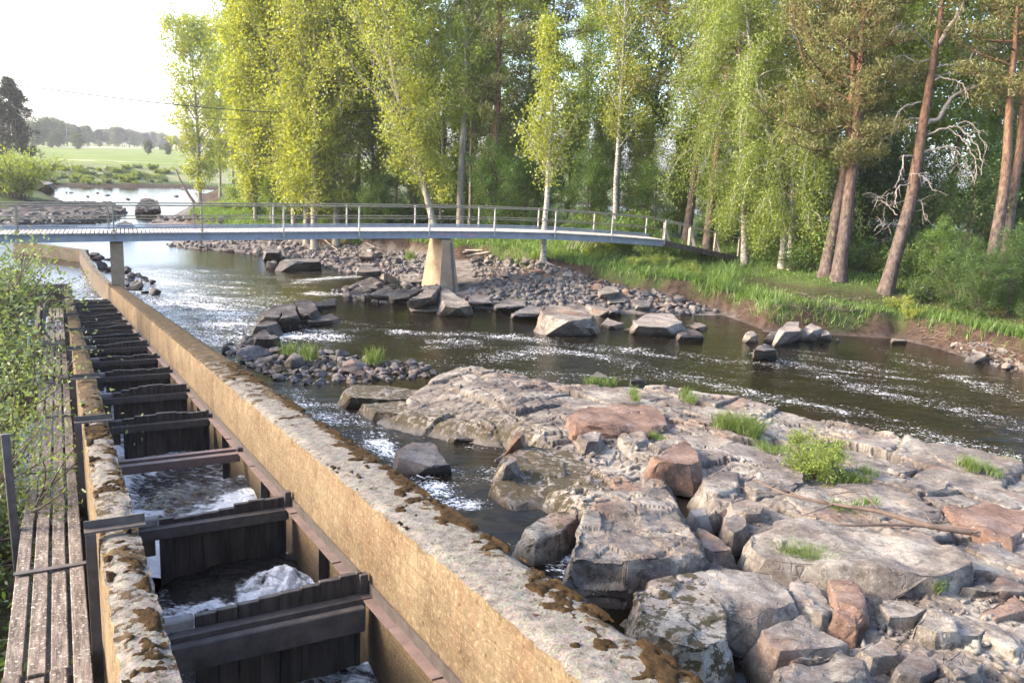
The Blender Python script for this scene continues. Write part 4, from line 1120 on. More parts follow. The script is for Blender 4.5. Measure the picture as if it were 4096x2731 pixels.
def rock_from_points(name, pts, mat, label, maxlen, amp, seed, group=None, moss=0.0, cat='rock', bev=0.03, wetz=0.10):
    P = np.array(pts); o0 = P.mean(0); o0[2] = P[:, 2].min()
    bm = bmesh.new()
    for p in P: bm.verts.new(tuple(p - o0))
    r = bmesh.ops.convex_hull(bm, input=list(bm.verts))
    junk = list({g for g in r['geom_interior'] + r['geom_unused'] if isinstance(g, bmesh.types.BMVert)})
    if junk: bmesh.ops.delete(bm, geom=junk, context='VERTS')
    bmesh.ops.dissolve_limit(bm, angle_limit=radians(9), verts=bm.verts, edges=bm.edges)
    bmesh.ops.bevel(bm, geom=list(bm.edges), offset=bev, segments=2, profile=0.6, affect='EDGES', clamp_overlap=True)
    bmesh.ops.triangulate(bm, faces=bm.faces)
    roughen(bm, Vector(o0), maxlen, amp, seed)
    me = bpy.data.meshes.new(name); bm.to_mesh(me); bm.free()
    me.polygons.foreach_set('use_smooth', np.ones(len(me.polygons), bool)); me.set_sharp_from_angle(angle=radians(30))
    co = np.zeros(len(me.vertices) * 3, np.float32); me.vertices.foreach_get('co', co); co = co.reshape(-1, 3) + o0
    wz = water_z(co[:, 0], co[:, 1])
    a = me.attributes.new('wet', 'FLOAT', 'POINT'); a.data.foreach_set('value', (1 - sstep(wetz * .3, wetz * 2.2, co[:, 2] - wz)).astype(np.float32))
    a = me.attributes.new('moss', 'FLOAT', 'POINT'); a.data.foreach_set('value', np.full(len(co), moss, np.float32))
    o = link(name, me, mat, None, tuple(o0))
    return tag(o, label, cat, group)

def block(outline, h0, label, mat='rock', base=None, face=0.4, tilt=(0, 0), maxlen=None, amp=None, seed=1, moss=0.0, group=None, name='rock_slab', cat='rock', top=0.72, sink=0.45, wetz=.1):
    """outline: silhouette of the rock in the photograph; base None = the bedrock plane, else a water or shore height.
    Upper outline points are its back top edge at height h, lower points its foot."""
    h = h0 * (0.62 if base is None else 1.05)
    oy = [p[1] for p in outline]; y0, y1 = min(oy), max(oy)
    cx = sum(p[0] for p in outline) / len(outline)
    def at(px, py, hh): return RK(px, py, hh) if base is None else W(px, py, base + hh)
    pts = []
    for px, py in outline:
        t = (py - y0) / (y1 - y0 + 1e-6)
        hh = h * (1 - sstep(top - 0.25, 1.0, t)) + tilt[0] * (px - cx) / 200.0
        p = at(px, py, hh); pts.append(p)
        cw = at(cx, (y0 + y1) / 2, h); dr = np.array(p[:2]) - cw[:2]; dr /= np.linalg.norm(dr) + 1e-6
        fl = 0.35 * (hh + sink) * (0.6 + 0.8 * abs(sin(px * 1.7 + py)))
        pts.append(np.array([p[0] + dr[0] * fl, p[1] + dr[1] * fl, p[2] - hh - sink]))
        if t > top - 0.2:      # the front edge of the top face, above the visible front face
            py2 = py - face * (y1 - y0) * (t - top + 0.35)
            pts.append(at(px * .97 + cx * .03, py2, h + tilt[0] * (px - cx) / 200.0 - abs(tilt[1])))
    P = np.array(pts); size = float(np.linalg.norm(P.max(0) - P.min(0)))
    if maxlen is None: maxlen = max(0.06, size * 0.05)
    if amp is None: amp = min(0.03, 0.014 * size)
    return rock_from_points(name, pts, M[mat], label, maxlen, amp, seed, group, moss, cat, bev=min(0.03, 0.014 * size), wetz=wetz)

def L(f, l): return [f(*p) for p in l]
# --- the near platform
block(L(B, [(420, 740), (560, 665), (800, 650), (1200, 700), (1430, 740), (1560, 820), (1650, 900), (1600, 1010), (1480, 1080), (1300, 1050), (1130, 990), (980, 970), (850, 900), (700, 880), (500, 870), (410, 800)]), 0.52,
      'largest flat pinkish slab with a dark sloping face, under the fallen branch', face=0.5, tilt=(0.035, 0), seed=2, top=0.8)
block(L(B, [(600, 520), (780, 470), (1100, 460), (1300, 480), (1400, 560), (1480, 650), (1240, 680), (1000, 640), (820, 645), (700, 600)]), 0.16, 'flat beige slab behind the fallen branch, grass along its edge', seed=3)
block(L(B, [(380, 430), (600, 330), (690, 380), (730, 440), (640, 500), (450, 540), (380, 500)]), 0.18, 'grey beige slab just left of the leafy shrub', seed=4)
block(L(B, [(150, 420), (250, 380), (350, 400), (350, 480), (240, 555), (160, 510)]), 0.16, 'rounded pale slab at the head of the narrow dark pool', seed=5)
block(L(B, [(300, 550), (400, 520), (490, 590), (480, 660), (390, 665), (310, 610)]), 0.26, 'squat pale boulder beside the thin end of the fallen branch', seed=6, name='boulder')
block(L(B, [(275, 650), (330, 625), (395, 640), (405, 705), (330, 765), (285, 735)]), 0.24, 'egg shaped pinkish boulder standing in the narrow dark pool', seed=7, name='boulder')
block(L(B, [(1240, 440), (1400, 400), (1520, 450), (1500, 505), (1400, 545), (1280, 490)]), 0.18, 'warm beige slab right of the grass behind the fallen branch', seed=8)
block(L(B, [(1350, 240), (1450, 225), (1700, 270), (1930, 330), (1940, 390), (1750, 430), (1500, 340)]), 0.22, 'long pale rock shelf along the dark stream edge at the right', seed=9)
block(L(B, [(1180, 370), (1300, 335), (1340, 390), (1240, 420)]), 0.16, 'small pale slab behind the shrub near the stream edge', seed=10)
block(L(B, [(1500, 590), (1700, 560), (1950, 600), (1950, 730), (1870, 810), (1700, 740), (1560, 680)]), 0.2, 'orange stained rock at the right edge level with the branch', 'rock_red', seed=11)
block(L(B, [(1620, 810), (1780, 790), (1950, 880), (1950, 960), (1750, 900)]), 0.16, 'grey purple slab right of the largest flat slab', seed=12)
block(L(B, [(1590, 1040), (1840, 960), (1940, 1020), (1945, 1085), (1700, 1065)]), 0.28, 'flat topped block with a shaded face right of the largest slab', seed=13, face=.3)
block(L(B, [(1690, 1170), (1880, 1070), (1950, 1140), (1940, 1180), (1790, 1245)]), 0.26, 'pink block with a dark brown end face at the right edge', 'rock_red', seed=14)
block(L(B, [(850, 990), (1000, 1000), (1060, 1100), (1055, 1180), (1000, 1285), (900, 1180)]), 0.32, 'brown block standing on edge just below the green grass tuft', 'rock_red', seed=15, face=.6)
block(L(B, [(640, 1000), (760, 985), (850, 1080), (895, 1200), (820, 1255), (700, 1160), (640, 1060)]), 0.18, 'purple grey slab sloping into the little pool below the grass', seed=16)
block(L(B, [(60, 970), (150, 930), (280, 920), (540, 950), (640, 1050), (690, 1170), (590, 1255), (460, 1265), (210, 1180), (100, 1050)]), 0.36, 'pinkish rock with a steep grey face above the lower pool', seed=17, face=.55)
block(L(B, [(480, 1270), (700, 1190), (820, 1260), (975, 1385), (900, 1410), (580, 1450), (500, 1370)]), 0.2, 'pale cracked slab right of the lower pool', seed=18)
block(L(B, [(560, 1460), (900, 1390), (1050, 1440), (1070, 1540), (800, 1620), (560, 1640)]), 0.24, 'wide beige slab at the bottom edge beside the lower pool', seed=19)
block(L(B, [(1330, 1230), (1420, 1155), (1545, 1200), (1575, 1335), (1450, 1340)]), 0.34, 'pinkish cube of rock with an orange brown face at lower right', seed=20, face=.5)
block(L(B, [(1220, 1470), (1330, 1370), (1440, 1440), (1460, 1510), (1360, 1590), (1240, 1560)]), 0.22, 'grey rounded slab at the bottom edge among the rubble', seed=21)
block(L(B, [(1480, 1190), (1600, 1170), (1745, 1275), (1700, 1335), (1575, 1325)]), 0.24, 'pale slab leaning right of the pinkish cube', seed=22)
block(L(B, [(1480, 1440), (1580, 1360), (1710, 1450), (1690, 1540), (1560, 1590)]), 0.26, 'warm pink block at the bottom right corner rubble', seed=23)
block(L(B, [(1700, 1220), (1800, 1240), (1920, 1400), (1880, 1440), (1730, 1300)]), 0.22, 'long grey slab leaning down towards the lower right corner', seed=24)
block(L(B, [(1010, 1370), (1150, 1290), (1230, 1350), (1250, 1430), (1100, 1470)]), 0.2, 'purple brown flat rock in the middle of the lower rubble', seed=25)
block(L(B, [(1130, 1120), (1250, 1080), (1400, 1150), (1330, 1230), (1190, 1230)]), 0.18, 'cracked beige rock below the tip of the largest slab', seed=26)
block(L(B, [(1800, 1290), (1950, 1220), (2000, 1400), (1930, 1440)]), 0.22, 'pale orange slab at the right edge near the lower corner', seed=27)
block(L(A, [(1930, 780), (1985, 720), (2165, 612), (2220, 670), (2255, 710), (2268, 820), (2205, 868), (1975, 842)]), 0.42, 'orange cube shaped block at the head of the dark pool', 'rock_red', seed=28, face=.5)
block(L(A, [(1335, 475), (1480, 385), (1900, 365), (2020, 430), (2045, 510), (1935, 600), (1600, 570), (1390, 585)]), 0.30, 'wide ledge with a flat grey top and a red brown front face', 'rock_red', seed=29, face=.55, top=.78)
block(L(A, [(1420, 590), (1500, 560), (1580, 570), (1560, 650), (1480, 660)]), 0.22, 'small broken block below the red brown ledge', seed=30)
block(L(A, [(1700, 600), (1800, 535), (1880, 560), (1905, 640), (1820, 680), (1720, 650)]), 0.2, 'pale wedge of rock leaning below the red brown ledge', seed=31)
block(L(A, [(150, 690), (260, 637), (420, 643), (480, 740), (522, 830), (400, 850), (310, 812), (170, 750)]), 0.42, 'smooth grey boulder alone in the side channel near the wall', 'rock_grey', base=0.75, seed=32, name='boulder', face=.3)
block(L(A, [(355, 525), (420, 475), (540, 490), (568, 550), (480, 575), (360, 550)]), 0.25, 'small dark flat rock at the foot of the bedrock tip', 'rock_grey', base=0.42, seed=33, name='boulder', face=.3)
block(L(A, [(965, 600), (980, 555), (1035, 550), (1045, 580), (1010, 625)]), 0.3, 'small brown upright stone at the bedrock edge', 'rock_red', seed=34, name='boulder')
block(L(A, [(880, 770), (960, 735), (990, 765), (920, 820)]), 0.2, 'little grey stone on the wet mossy slope', seed=35, name='boulder')
block(L(Cc, [(570, 690), (560, 640), (610, 420), (740, 90), (880, -60), (1150, -90), (1430, -110), (1540, 60), (1640, 240), (1740, 430), (1785, 600), (1600, 640), (1390, 700), (1080, 740), (880, 700), (640, 700)]), 0.62,
      'huge rounded pale boulder with a dark overhang beside the side channel', seed=36, face=.45, maxlen=.06, amp=.045, moss=.15, top=.75, name='boulder')
block(L(Cc, [(1140, 760), (1250, 735), (1450, 650), (1640, 615), (1860, 760), (1950, 1000), (1975, 1255), (1750, 1370), (1570, 1345), (1330, 1215), (1215, 1110), (1200, 960)]), 0.38,
      'flat slab covered in dark moss spots beside the wall', seed=37, face=.3, maxlen=.06, moss=.5, top=.85)
block(L(Cc, [(790, 800), (870, 780), (910, 850), (930, 940), (860, 900)]), 0.15, 'small tan stone wedged between wall and pool', 'rock_pale', base=1.6, seed=38, name='boulder')
block(L(Cc, [(1690, 230), (1760, 250), (1900, 330), (1985, 480), (1830, 500), (1740, 440)]), 0.25, 'brown shoulder of rock right of the huge boulder', seed=39)
block(L(Cc, [(200, 250), (420, 90), (650, 60), (660, 160), (520, 290), (320, 340)]), 0.12, 'splintered grey rock left of the huge boulder above the white water', seed=40, moss=.3)
block(L(B, [(80, 600), (170, 590), (180, 640), (110, 665)]), 0.14, 'pale flat stone at the left of the narrow pool', 'rock_pale', seed=41, name='boulder')
block([(1370, 1562), (1420, 1536), (1600, 1545), (1780, 1558), (1810, 1598), (1560, 1622), (1400, 1602)], .36, 'dark mossy ledge at the left tip of the bedrock shelf', base=.3, seed=42, moss=.75, name='rock_ledge', face=.45)
block([(1440, 1605), (1600, 1600), (1800, 1636), (1950, 1680), (1880, 1702), (1700, 1684), (1500, 1645)], .3, 'second dark mossy ledge dipping into the side channel', base=.36, seed=43, moss=.75, name='rock_ledge', face=.4)
block(L(A, [(515, 612), (650, 548), (900, 560), (1010, 600), (950, 642), (560, 630)]), .22, 'smooth grey slab with a mossy waterline edge beside the side channel', base=.55, seed=44, moss=.3, name='rock_ledge', face=.3)
block([(1972, 1925), (2000, 1838), (2100, 1772), (2290, 1800), (2400, 1940), (2350, 2080), (2250, 2172), (2110, 2138), (2040, 2030)], .42, 'wide wet slope of brown mossy rock left of the huge boulder', base=1.05, seed=45, moss=.85, name='rock_ledge', face=.7, top=.6, maxlen=.07)
# --- low ribbed islet and stones in mid river
mid_r = [([(60, 785), (180, 728), (245, 730), (205, 850), (100, 835)], .55, 'left end rib of the dark islet in the rapids'), ([(240, 730), (300, 703), (345, 850), (212, 862)], .6, 'upright slab in the middle of the dark rapids islet'),
         ([(310, 700), (430, 688), (470, 765), (400, 835), (340, 805)], .55, 'broad dark slab on the rapids islet'), ([(430, 705), (600, 685), (600, 742), (470, 758)], .35, 'low dark tail of the rapids islet with dry grass'),
         ([(25, 885), (170, 808), (198, 860), (100, 902), (30, 905)], .4, 'pale topped block at the near left foot of the rapids islet'), ([(400, 850), (560, 788), (625, 818), (560, 855), (430, 865)], .28, 'flat wet rock at the right foot of the rapids islet'),
         ([(30, 930), (100, 903), (205, 970), (140, 992), (40, 985)], .42, 'dark boulder in the white water below the rapids islet'), ([(610, 720), (690, 672), (720, 690), (650, 730)], .25, 'small dark rock off the right tail of the islet'),
         ([(995, 935), (1040, 915), (1050, 935), (1010, 945)], .12, 'black stone awash in mid stream'), ([(655, 795), (680, 782), (700, 795), (670, 805)], .1, 'dark stone tip showing in calm water below the islet')]
for k, (l, h, lab) in enumerate(mid_r): block(L(E, l), h, lab, 'rock_dark', base=0.12, seed=50 + k, name='river_rock')
pier_r = [([(1110, 735), (1220, 628), (1300, 575), (1335, 592), (1260, 705), (1095, 742)], .8, 'tilted pink slab leaning against the tall pier foot', 'rock'), ([(1330, 590), (1395, 640), (1500, 705), (1542, 782), (1460, 800), (1360, 782), (1335, 700)], .7, 'big pinkish block right in front of the tall pier', 'rock'),
          ([(1108, 742), (1340, 728), (1352, 785), (1250, 792), (1130, 775)], .35, 'low wide slab at the waterline before the pier', 'rock'), ([(815, 682), (960, 600), (1025, 640), (965, 692), (880, 692)], .5, 'grey sharp edged rock pointing left of the pier', 'rock_dark'),
          ([(960, 690), (1010, 640), (1160, 600), (1210, 620), (1080, 705), (1010, 720)], .55, 'long split rock between the pier and the grey pointed rock', 'rock_dark'),
          ([(758, 582), (850, 568), (905, 632), (800, 645)], .4, 'flat topped grey boulder by the swirling pool', 'rock_grey'), ([(648, 598), (740, 583), (762, 622), (660, 632)], .3, 'small flat grey rock beside the swirling pool', 'rock_grey'),
          ([(740, 505), (780, 458), (905, 478), (915, 502), (800, 518)], .55, 'lone pointed grey boulder left of the pier', 'rock_grey'), ([(1050, 520), (1140, 500), (1230, 530), (1240, 590), (1060, 600)], .5, 'broad pink grey rock left of the pier shaft', 'rock'),
          ([(1535, 560), (1640, 622), (1690, 770), (1520, 765), (1525, 640)], .55, 'smooth pale slab dipping to the water right of the pier', 'rock_grey'), ([(1700, 765), (1800, 680), (1916, 650), (1930, 770), (1720, 785)], .55, 'wide grey slab two rocks right of the pier', 'rock_grey'),
          ([(1305, 842), (1440, 808), (1548, 803), (1548, 852), (1400, 860)], .22, 'low dark ledge awash in front of the pier', 'rock_dark'), ([(1620, 570), (1720, 560), (1800, 600), (1810, 650), (1700, 650)], .5, 'reddish boulder right behind the pale pier slab', 'rock_red'),
          ([(758, 402), (800, 352), (862, 360), (852, 412)], .5, 'largest rounded boulder on the stony beach', 'rock_pale'), ([(200, 425), (330, 403), (485, 400), (492, 440), (330, 445)], .4, 'long flat grey rock at the beach waterline', 'rock_grey'),
          ([(103, 342), (140, 328), (212, 340), (206, 382), (110, 382)], .42, 'square grey boulder at the beach waterline', 'rock_grey'), ([(120, 435), (160, 415), (192, 430), (170, 445)], .25, 'small low rock left of the long flat beach rock', 'rock_grey')]
for k, (l, h, lab, mt) in enumerate(pier_r): block(L(E, l), h * 1.35, lab, mt, base=0.12, seed=70 + k, name='river_rock')
right_r = [([(70, 805), (200, 728), (290, 748), (302, 822), (100, 826)], .5, 'grey white slab at the waterline left of the big cube rock', 'rock_grey'), ([(288, 765), (340, 718), (572, 770), (655, 800), (640, 850), (480, 885), (300, 812)], .95, 'big cube shaped rock with a tan face at the waterline', 'rock'),
           ([(488, 855), (560, 828), (655, 830), (675, 882), (650, 912), (490, 895)], .6, 'rounded pinkish block in front of the big cube rock', 'rock'), ([(675, 660), (720, 556), (832, 620), (835, 662), (700, 695)], .9, 'tall tan boulder on the stony shore', 'rock'),
           ([(925, 835), (1060, 778), (1200, 790), (1275, 850), (1150, 925), (960, 905)], .7, 'pile shaped mass of pale broken rock at the waterline', 'rock_pale'), ([(1238, 942), (1310, 888), (1400, 920), (1425, 972), (1260, 968)], .45, 'layered dark rock standing clear in the stream', 'rock_dark'),
           ([(1110, 662), (1210, 616), (1285, 692), (1150, 695)], .7, 'pale boulder right below the grassy bank', 'rock_pale'), ([(1050, 735), (1080, 700), (1240, 690), (1275, 745), (1100, 760)], .5, 'flat grey rock below the pale bank boulder', 'rock_grey'),
           ([(705, 865), (750, 820), (865, 860), (780, 892)], .4, 'low pale rock between cube rock and broken pile', 'rock_pale'), ([(600, 722), (740, 755), (755, 792), (640, 755)], .5, 'dark sided slab behind the big cube rock', 'rock'),
           ([(925, 705), (980, 665), (1060, 710), (1040, 770), (960, 760)], .6, 'grey angular rock left of the flat grey rock', 'rock_grey'), ([(740, 680), (830, 655), (890, 680), (870, 730), (760, 735)], .6, 'lichened pink boulder right of the tall tan boulder', 'rock'),
           ([(0, 700), (60, 655), (190, 700), (150, 772), (0, 772)], .5, 'wide smooth slab with a wet foot near the pier', 'rock_grey'), ([(750, 740), (800, 725), (845, 790), (770, 800)], .5, 'cracked grey block over the little inlet', 'rock_grey'),
           ([(850, 905), (940, 880), (985, 905), (930, 918)], .3, 'low tongue of rock at the left of the broken pile', 'rock_pale'), ([(1300, 860), (1400, 845), (1445, 880), (1380, 905)], .35, 'pale flat rock at the right of the broken pile', 'rock_pale')]
for k, (l, h, lab, mt) in enumerate(right_r): block(L(G, l), h, lab, mt, base=0.35, seed=90 + k, name='river_rock')
st_r = [([(628, 1242), (680, 1188), (745, 1220), (745, 1250)], .35, 'dark pointed rock in the stream just off the bedrock', 'rock_dark', G), ([(905, 1262), (950, 1222), (1015, 1262)], .4, 'pyramid shaped stone at the stream edge of the bedrock', 'rock_grey', G),
        ([(195, 895), (255, 848), (340, 848), (358, 930), (240, 942)], .75, 'biggest white boulder at the foot of the eroded right bank', 'rock_pale', Hh), ([(370, 895), (425, 848), (510, 890), (440, 935)], .55, 'pale pointed boulder right of the biggest white boulder', 'rock_pale', Hh),
        ([(28, 1052), (100, 993), (195, 1055), (100, 1070)], .6, 'dark pyramid boulder alone in the right stream', 'rock_grey', Hh), ([(120, 942), (155, 915), (225, 940), (200, 958)], .4, 'small grey rock left of the biggest white boulder', 'rock_grey', Hh),
        ([(485, 912), (530, 903), (568, 945), (500, 958)], .4, 'pale flat stone at the bank foot under the roots', 'rock_pale', Hh), ([(988, 965), (1080, 968), (1095, 985), (1000, 985)], .2, 'flat cream stone lying alone in the dark water by the right bank', 'rock_pale', Hh),
        ([(405, 955), (440, 945), (470, 965), (430, 975)], .2, 'low cream stone before the pale pointed boulder', 'rock_pale', Hh), ([(-35, 925), (10, 905), (65, 940), (10, 965)], .4, 'pinkish grey rock left in the quiet water under the bank', 'rock', Hh),
        ([(1520, 1080), (1560, 1050), (1650, 1070), (1640, 1105)], .35, 'broad white stone on the right bank shingle', 'rock_pale', Hh), ([(595, 970), (610, 958), (625, 972), (610, 982)], .15, 'tiny white stone in the water under the roots', 'rock_pale', Hh)]
for k, (l, h, lab, mt, fn) in enumerate(st_r): block(L(fn, l), h, lab, mt, base=0.52, seed=120 + k, name='river_rock')
# --- far left: dark shelf, rock in the bright water
block([(1000 * 0, 800), (120, 812), (330, 806), (440, 806), (500, 835), (440, 862), (250, 895), (60, 912), (-120, 905), (-160, 830)], .34, 'long low dark rock shelf in the bright water at far left', 'rock_dark', base=0.1, seed=140, name='rock_shelf', maxlen=.5, amp=.16, face=.3)
block([(538, 812), (565, 796), (600, 793), (630, 805), (640, 845), (590, 853), (545, 845)], .7, 'big rounded boulder standing alone in the bright water', 'rock_dark', base=0.0, seed=141, name='boulder', face=.3, wetz=.03, maxlen=.2, amp=.12)
block([(462, 905), (500, 880), (535, 895), (500, 910)], .7, 'dark humped rock off the stony point under the railing', 'rock_dark', base=0.05, seed=142, name='boulder')
block([(140, 735), (165, 718), (215, 735), (190, 745)], 1.0, 'grey rock on the far shore left of the reeds', 'rock_grey', base=0.1, seed=143, name='boulder')
for k, (x, y, w_) in enumerate([(285, 770, 8), (430, 780, 12), (350, 785, 6), (730, 757, 14), (705, 785, 12), (510, 797, 10), (265, 769, 5), (390, 771, 7)]):
    block([(x - w_, y), (x, y - w_ * .5), (x + w_, y), (x, y + 2)], .12, 'small dark stone poking out of the distant bright water', 'rock_dark', base=0.0, seed=150 + k, name='distant_stone', group='stones in the far bright water', maxlen=.3, amp=.05)

# --- loose boulders: a dozen shapes, copied
def boulder_mesh(seed, flat, mat, ang):
    r = random.Random(seed); bm = bmesh.new()
    for _ in range(11 + int(ang * 4)):
        v = Vector((r.gauss(0, 1), r.gauss(0, 1), r.gauss(0, 1))).normalized()
        k = 1.0 if ang < .5 else r.uniform(.8, 1.15)
        bm.verts.new((v.x * .5 * k * r.uniform(.85, 1.15), v.y * .4 * k, v.z * flat * .5))
    rr_ = bmesh.ops.convex_hull(bm, input=list(bm.verts))
    junk = list({g for g in rr_['geom_interior'] + rr_['geom_unused'] if isinstance(g, bmesh.types.BMVert)})
    if junk: bmesh.ops.delete(bm, geom=junk, context='VERTS')
    bmesh.ops.bevel(bm, geom=list(bm.edges), offset=.03 if ang > .5 else .09, segments=2, affect='EDGES', clamp_overlap=True)
    bmesh.ops.triangulate(bm, faces=bm.faces)
    roughen(bm, Vector((seed, 0, 0)), .12, .022, seed, plate=2.2)
    me = bpy.data.meshes.new('boulder'); bm.to_mesh(me); bm.free()
    me.polygons.foreach_set('use_smooth', np.ones(len(me.polygons), bool)); me.set_sharp_from_angle(angle=radians(35))
    co = np.zeros(len(me.vertices) * 3, np.float32); me.vertices.foreach_get('co', co); z = co.reshape(-1, 3)[:, 2]
    a = me.attributes.new('wet', 'FLOAT', 'POINT'); a.data.foreach_set('value', (1 - sstep(-.16, .0, z)).astype(np.float32))
    a = me.attributes.new('moss', 'FLOAT', 'POINT'); a.data.foreach_set('value', np.zeros(len(z), np.float32))
    me.materials.append(M[mat])
    return me
ANG = {k: [boulder_mesh(200 + 10 * j + i, .65, k, 1.0) for i in range(5)] for j, k in enumerate(('rock', 'rock_dark', 'rock_grey', 'rock_red', 'rock_pale'))}
RND = {k: [boulder_mesh(300 + 10 * j + i, .75, k, 0.2) for i in range(5)] for j, k in enumerate(('rock', 'rock_dark', 'rock_grey', 'rock_red', 'rock_pale'))}
rb = random.Random(77)
def in_poly(px, py, poly):
    return bool(poly_sd(np.array([px]), np.array([py]), poly)[0] > 0)
N_BOULDER = [0]
def scatter(poly, n, smin, smax, mats, label, group, angular, where='water', zoff=0.1, clear=()):
    x0, x1 = min(p[0] for p in poly), max(p[0] for p in poly); y0, y1 = min(p[1] for p in poly), max(p[1] for p in poly)
    k = 0; tries = 0; placed = []
    while k < n and tries < n * 40:
        tries += 1
        px, py = rb.uniform(x0, x1), rb.uniform(y0, y1)
        if not in_poly(px, py, poly): continue
        if where == 'water': p = Wt(px, py)
        elif where == 'land': p = HIT(px, py)
        else: p = RK(px, py, 0.0)
        sz = smin * (smax / smin) ** (rb.random() ** 1.7)
        if any((p[0] - q[0]) ** 2 + (p[1] - q[1]) ** 2 < (0.36 * (sz + q[2])) ** 2 for q in placed): continue
        placed.append((p[0], p[1], sz))
        if where == 'water': p = np.array([p[0], p[1], float(water_z(p[0], p[1]))])
        me = rb.choice((ANG if rb.random() < angular else RND)[rb.choice(mats)])
        o = link('boulder', me, None, None, (p[0], p[1], p[2] + sz * zoff))
        o.rotation_euler = (rb.uniform(-.25, .25), rb.uniform(-.25, .25), rb.uniform(0, 6.28))
        o.scale = (sz * rb.uniform(.85, 1.3), sz * rb.uniform(.75, 1.1), sz * rb.uniform(.7, 1.1))
        tag(o, label, 'boulder', group); k += 1; N_BOULDER[0] += 1
scatter([(885, 1405), (940, 1360), (1020, 1335), (1060, 1385), (1150, 1390), (1300, 1405), (1500, 1440), (1650, 1455), (1760, 1470), (1740, 1510), (1500, 1530), (1250, 1540), (1130, 1520), (1050, 1500), (960, 1450)], 105, .35, 1.25, ['rock_dark', 'rock_grey', 'rock_grey'],
        'grey broken boulder in the stony bar between rapids and wall', 'boulders of the mid river bar', .9)
scatter([(705, 985), (800, 965), (1100, 962), (1500, 998), (1740, 1040), (1715, 1110), (1450, 1090), (1150, 1042), (900, 1010), (760, 1000)], 85, .5, 1.25, ['rock_grey', 'rock_grey', 'rock', 'rock_pale'],
        'rounded grey boulder on the stony beach left of the tall pier', 'boulders of the stony beach', .25, 'land', .12)
scatter([(1880, 1015), (2150, 1055), (2500, 1160), (2700, 1185), (2850, 1245), (2700, 1255), (2300, 1180), (1900, 1110)], 62, .45, 1.2, ['rock_grey', 'rock', 'rock', 'rock_red'],
        'rubble stone on the shore right of the tall pier', 'rubble on the right shore', .7, 'land', .12)
scatter([(1330, 1165), (1420, 1135), (1560, 1120), (1720, 1150), (1730, 1200), (1600, 1215), (1450, 1215), (1370, 1200)], 46, .5, 1.8, ['rock_dark', 'rock_grey', 'rock'],
        'dark angular boulder in the rubble left of the tall pier', 'rubble left of the tall pier', .95)
scatter([(355, 1010), (420, 1030), (560, 1100), (600, 1115), (640, 1165), (610, 1185), (520, 1165), (480, 1105), (415, 1080), (372, 1050)], 30, .5, 1.3, ['rock_dark'],
        'dark wet boulder against the low wall by the slim pier', 'boulders by the slim pier', .7)
scatter([(700, 890), (560, 900), (600, 880), (690, 872), (980, 880), (1000, 905)], 24, .5, 1.6, ['rock_dark', 'rock_grey'],
        'grey boulder on the stony point seen through the railing', 'boulders on the stony point', .4, 'land', .15)
scatter([(3820, 1385), (3900, 1372), (4000, 1400), (4100, 1450), (4100, 1490), (4000, 1470), (3880, 1425)], 34, .25, .7, ['rock_pale'],
        'pale flat stone on the shingle at the foot of the right bank', 'pale shingle stones', .6, 'land', .1)

# small stones nobody could count: rubble between the slabs, shingle on the beaches
def gravel(name, label, zones, mat, seed):
    rng = np.random.default_rng(seed); shapes = []
    for i in range(6):
        bm = bmesh.new()
        for _ in range(10):
            v = rng.normal(size=3); v /= np.linalg.norm(v); bm.verts.new((v[0] * .5 * rng.uniform(.8, 1.2), v[1] * .42, v[2] * .33))
        r = bmesh.ops.convex_hull(bm, input=list(bm.verts)); bmesh.ops.triangulate(bm, faces=bm.faces); bm.verts.index_update()
        used = sorted({v.index for f in bm.faces for v in f.verts}); mp = {a: k for k, a in enumerate(used)}; bm.verts.ensure_lookup_table()
        shapes.append((np.array([tuple(bm.verts[a].co) for a in used]), np.array([[mp[v.index] for v in f.verts] for f in bm.faces]))); bm.free()
    Vs, Fs, b = [], [], 0
    for poly, n, s0, s1, where in zones:
        x0, x1 = min(p[0] for p in poly), max(p[0] for p in poly); y0, y1 = min(p[1] for p in poly), max(p[1] for p in poly)
        PX = rng.uniform(x0, x1, n * 6); PY = rng.uniform(y0, y1, n * 6); ok = poly_sd(PX, PY, poly) > 0
        for px, py in list(zip(PX[ok], PY[ok]))[:n]:
            if where == 'water': p = Wt(px, py); p[2] -= .03
            elif where == 'bed':
                p = RK(px, py); p[2] = max(float(bed_z(p[:1], p[1:2])[0]), float(water_z(p[0], p[1])) - .02)
            else: p = HIT(px, py)
            V, F_ = shapes[rng.integers(6)]; s = s0 * (s1 / s0) ** (rng.random() ** 2); a = rng.uniform(0, 6.28)
            sc = V * s * rng.uniform(.7, 1.3, 3); ti = rng.uniform(-.5, .5)
            sc = sc @ np.array([[1, 0, 0], [0, cos(ti), -sin(ti)], [0, sin(ti), cos(ti)]])
            q = np.stack([sc[:, 0] * cos(a) - sc[:, 1] * sin(a), sc[:, 0] * sin(a) + sc[:, 1] * cos(a), sc[:, 2]], 1) + p + [0, 0, .12 * s]
            Vs.append(q); Fs.append(F_ + b); b += len(q)
    V = np.concatenate(Vs)
    return tag(link(name, npmesh(name, V, np.concatenate(Fs), True, {'wet': np.zeros(len(V)), 'moss': np.zeros(len(V))}), M[mat]), label, 'stones', kind='stuff')
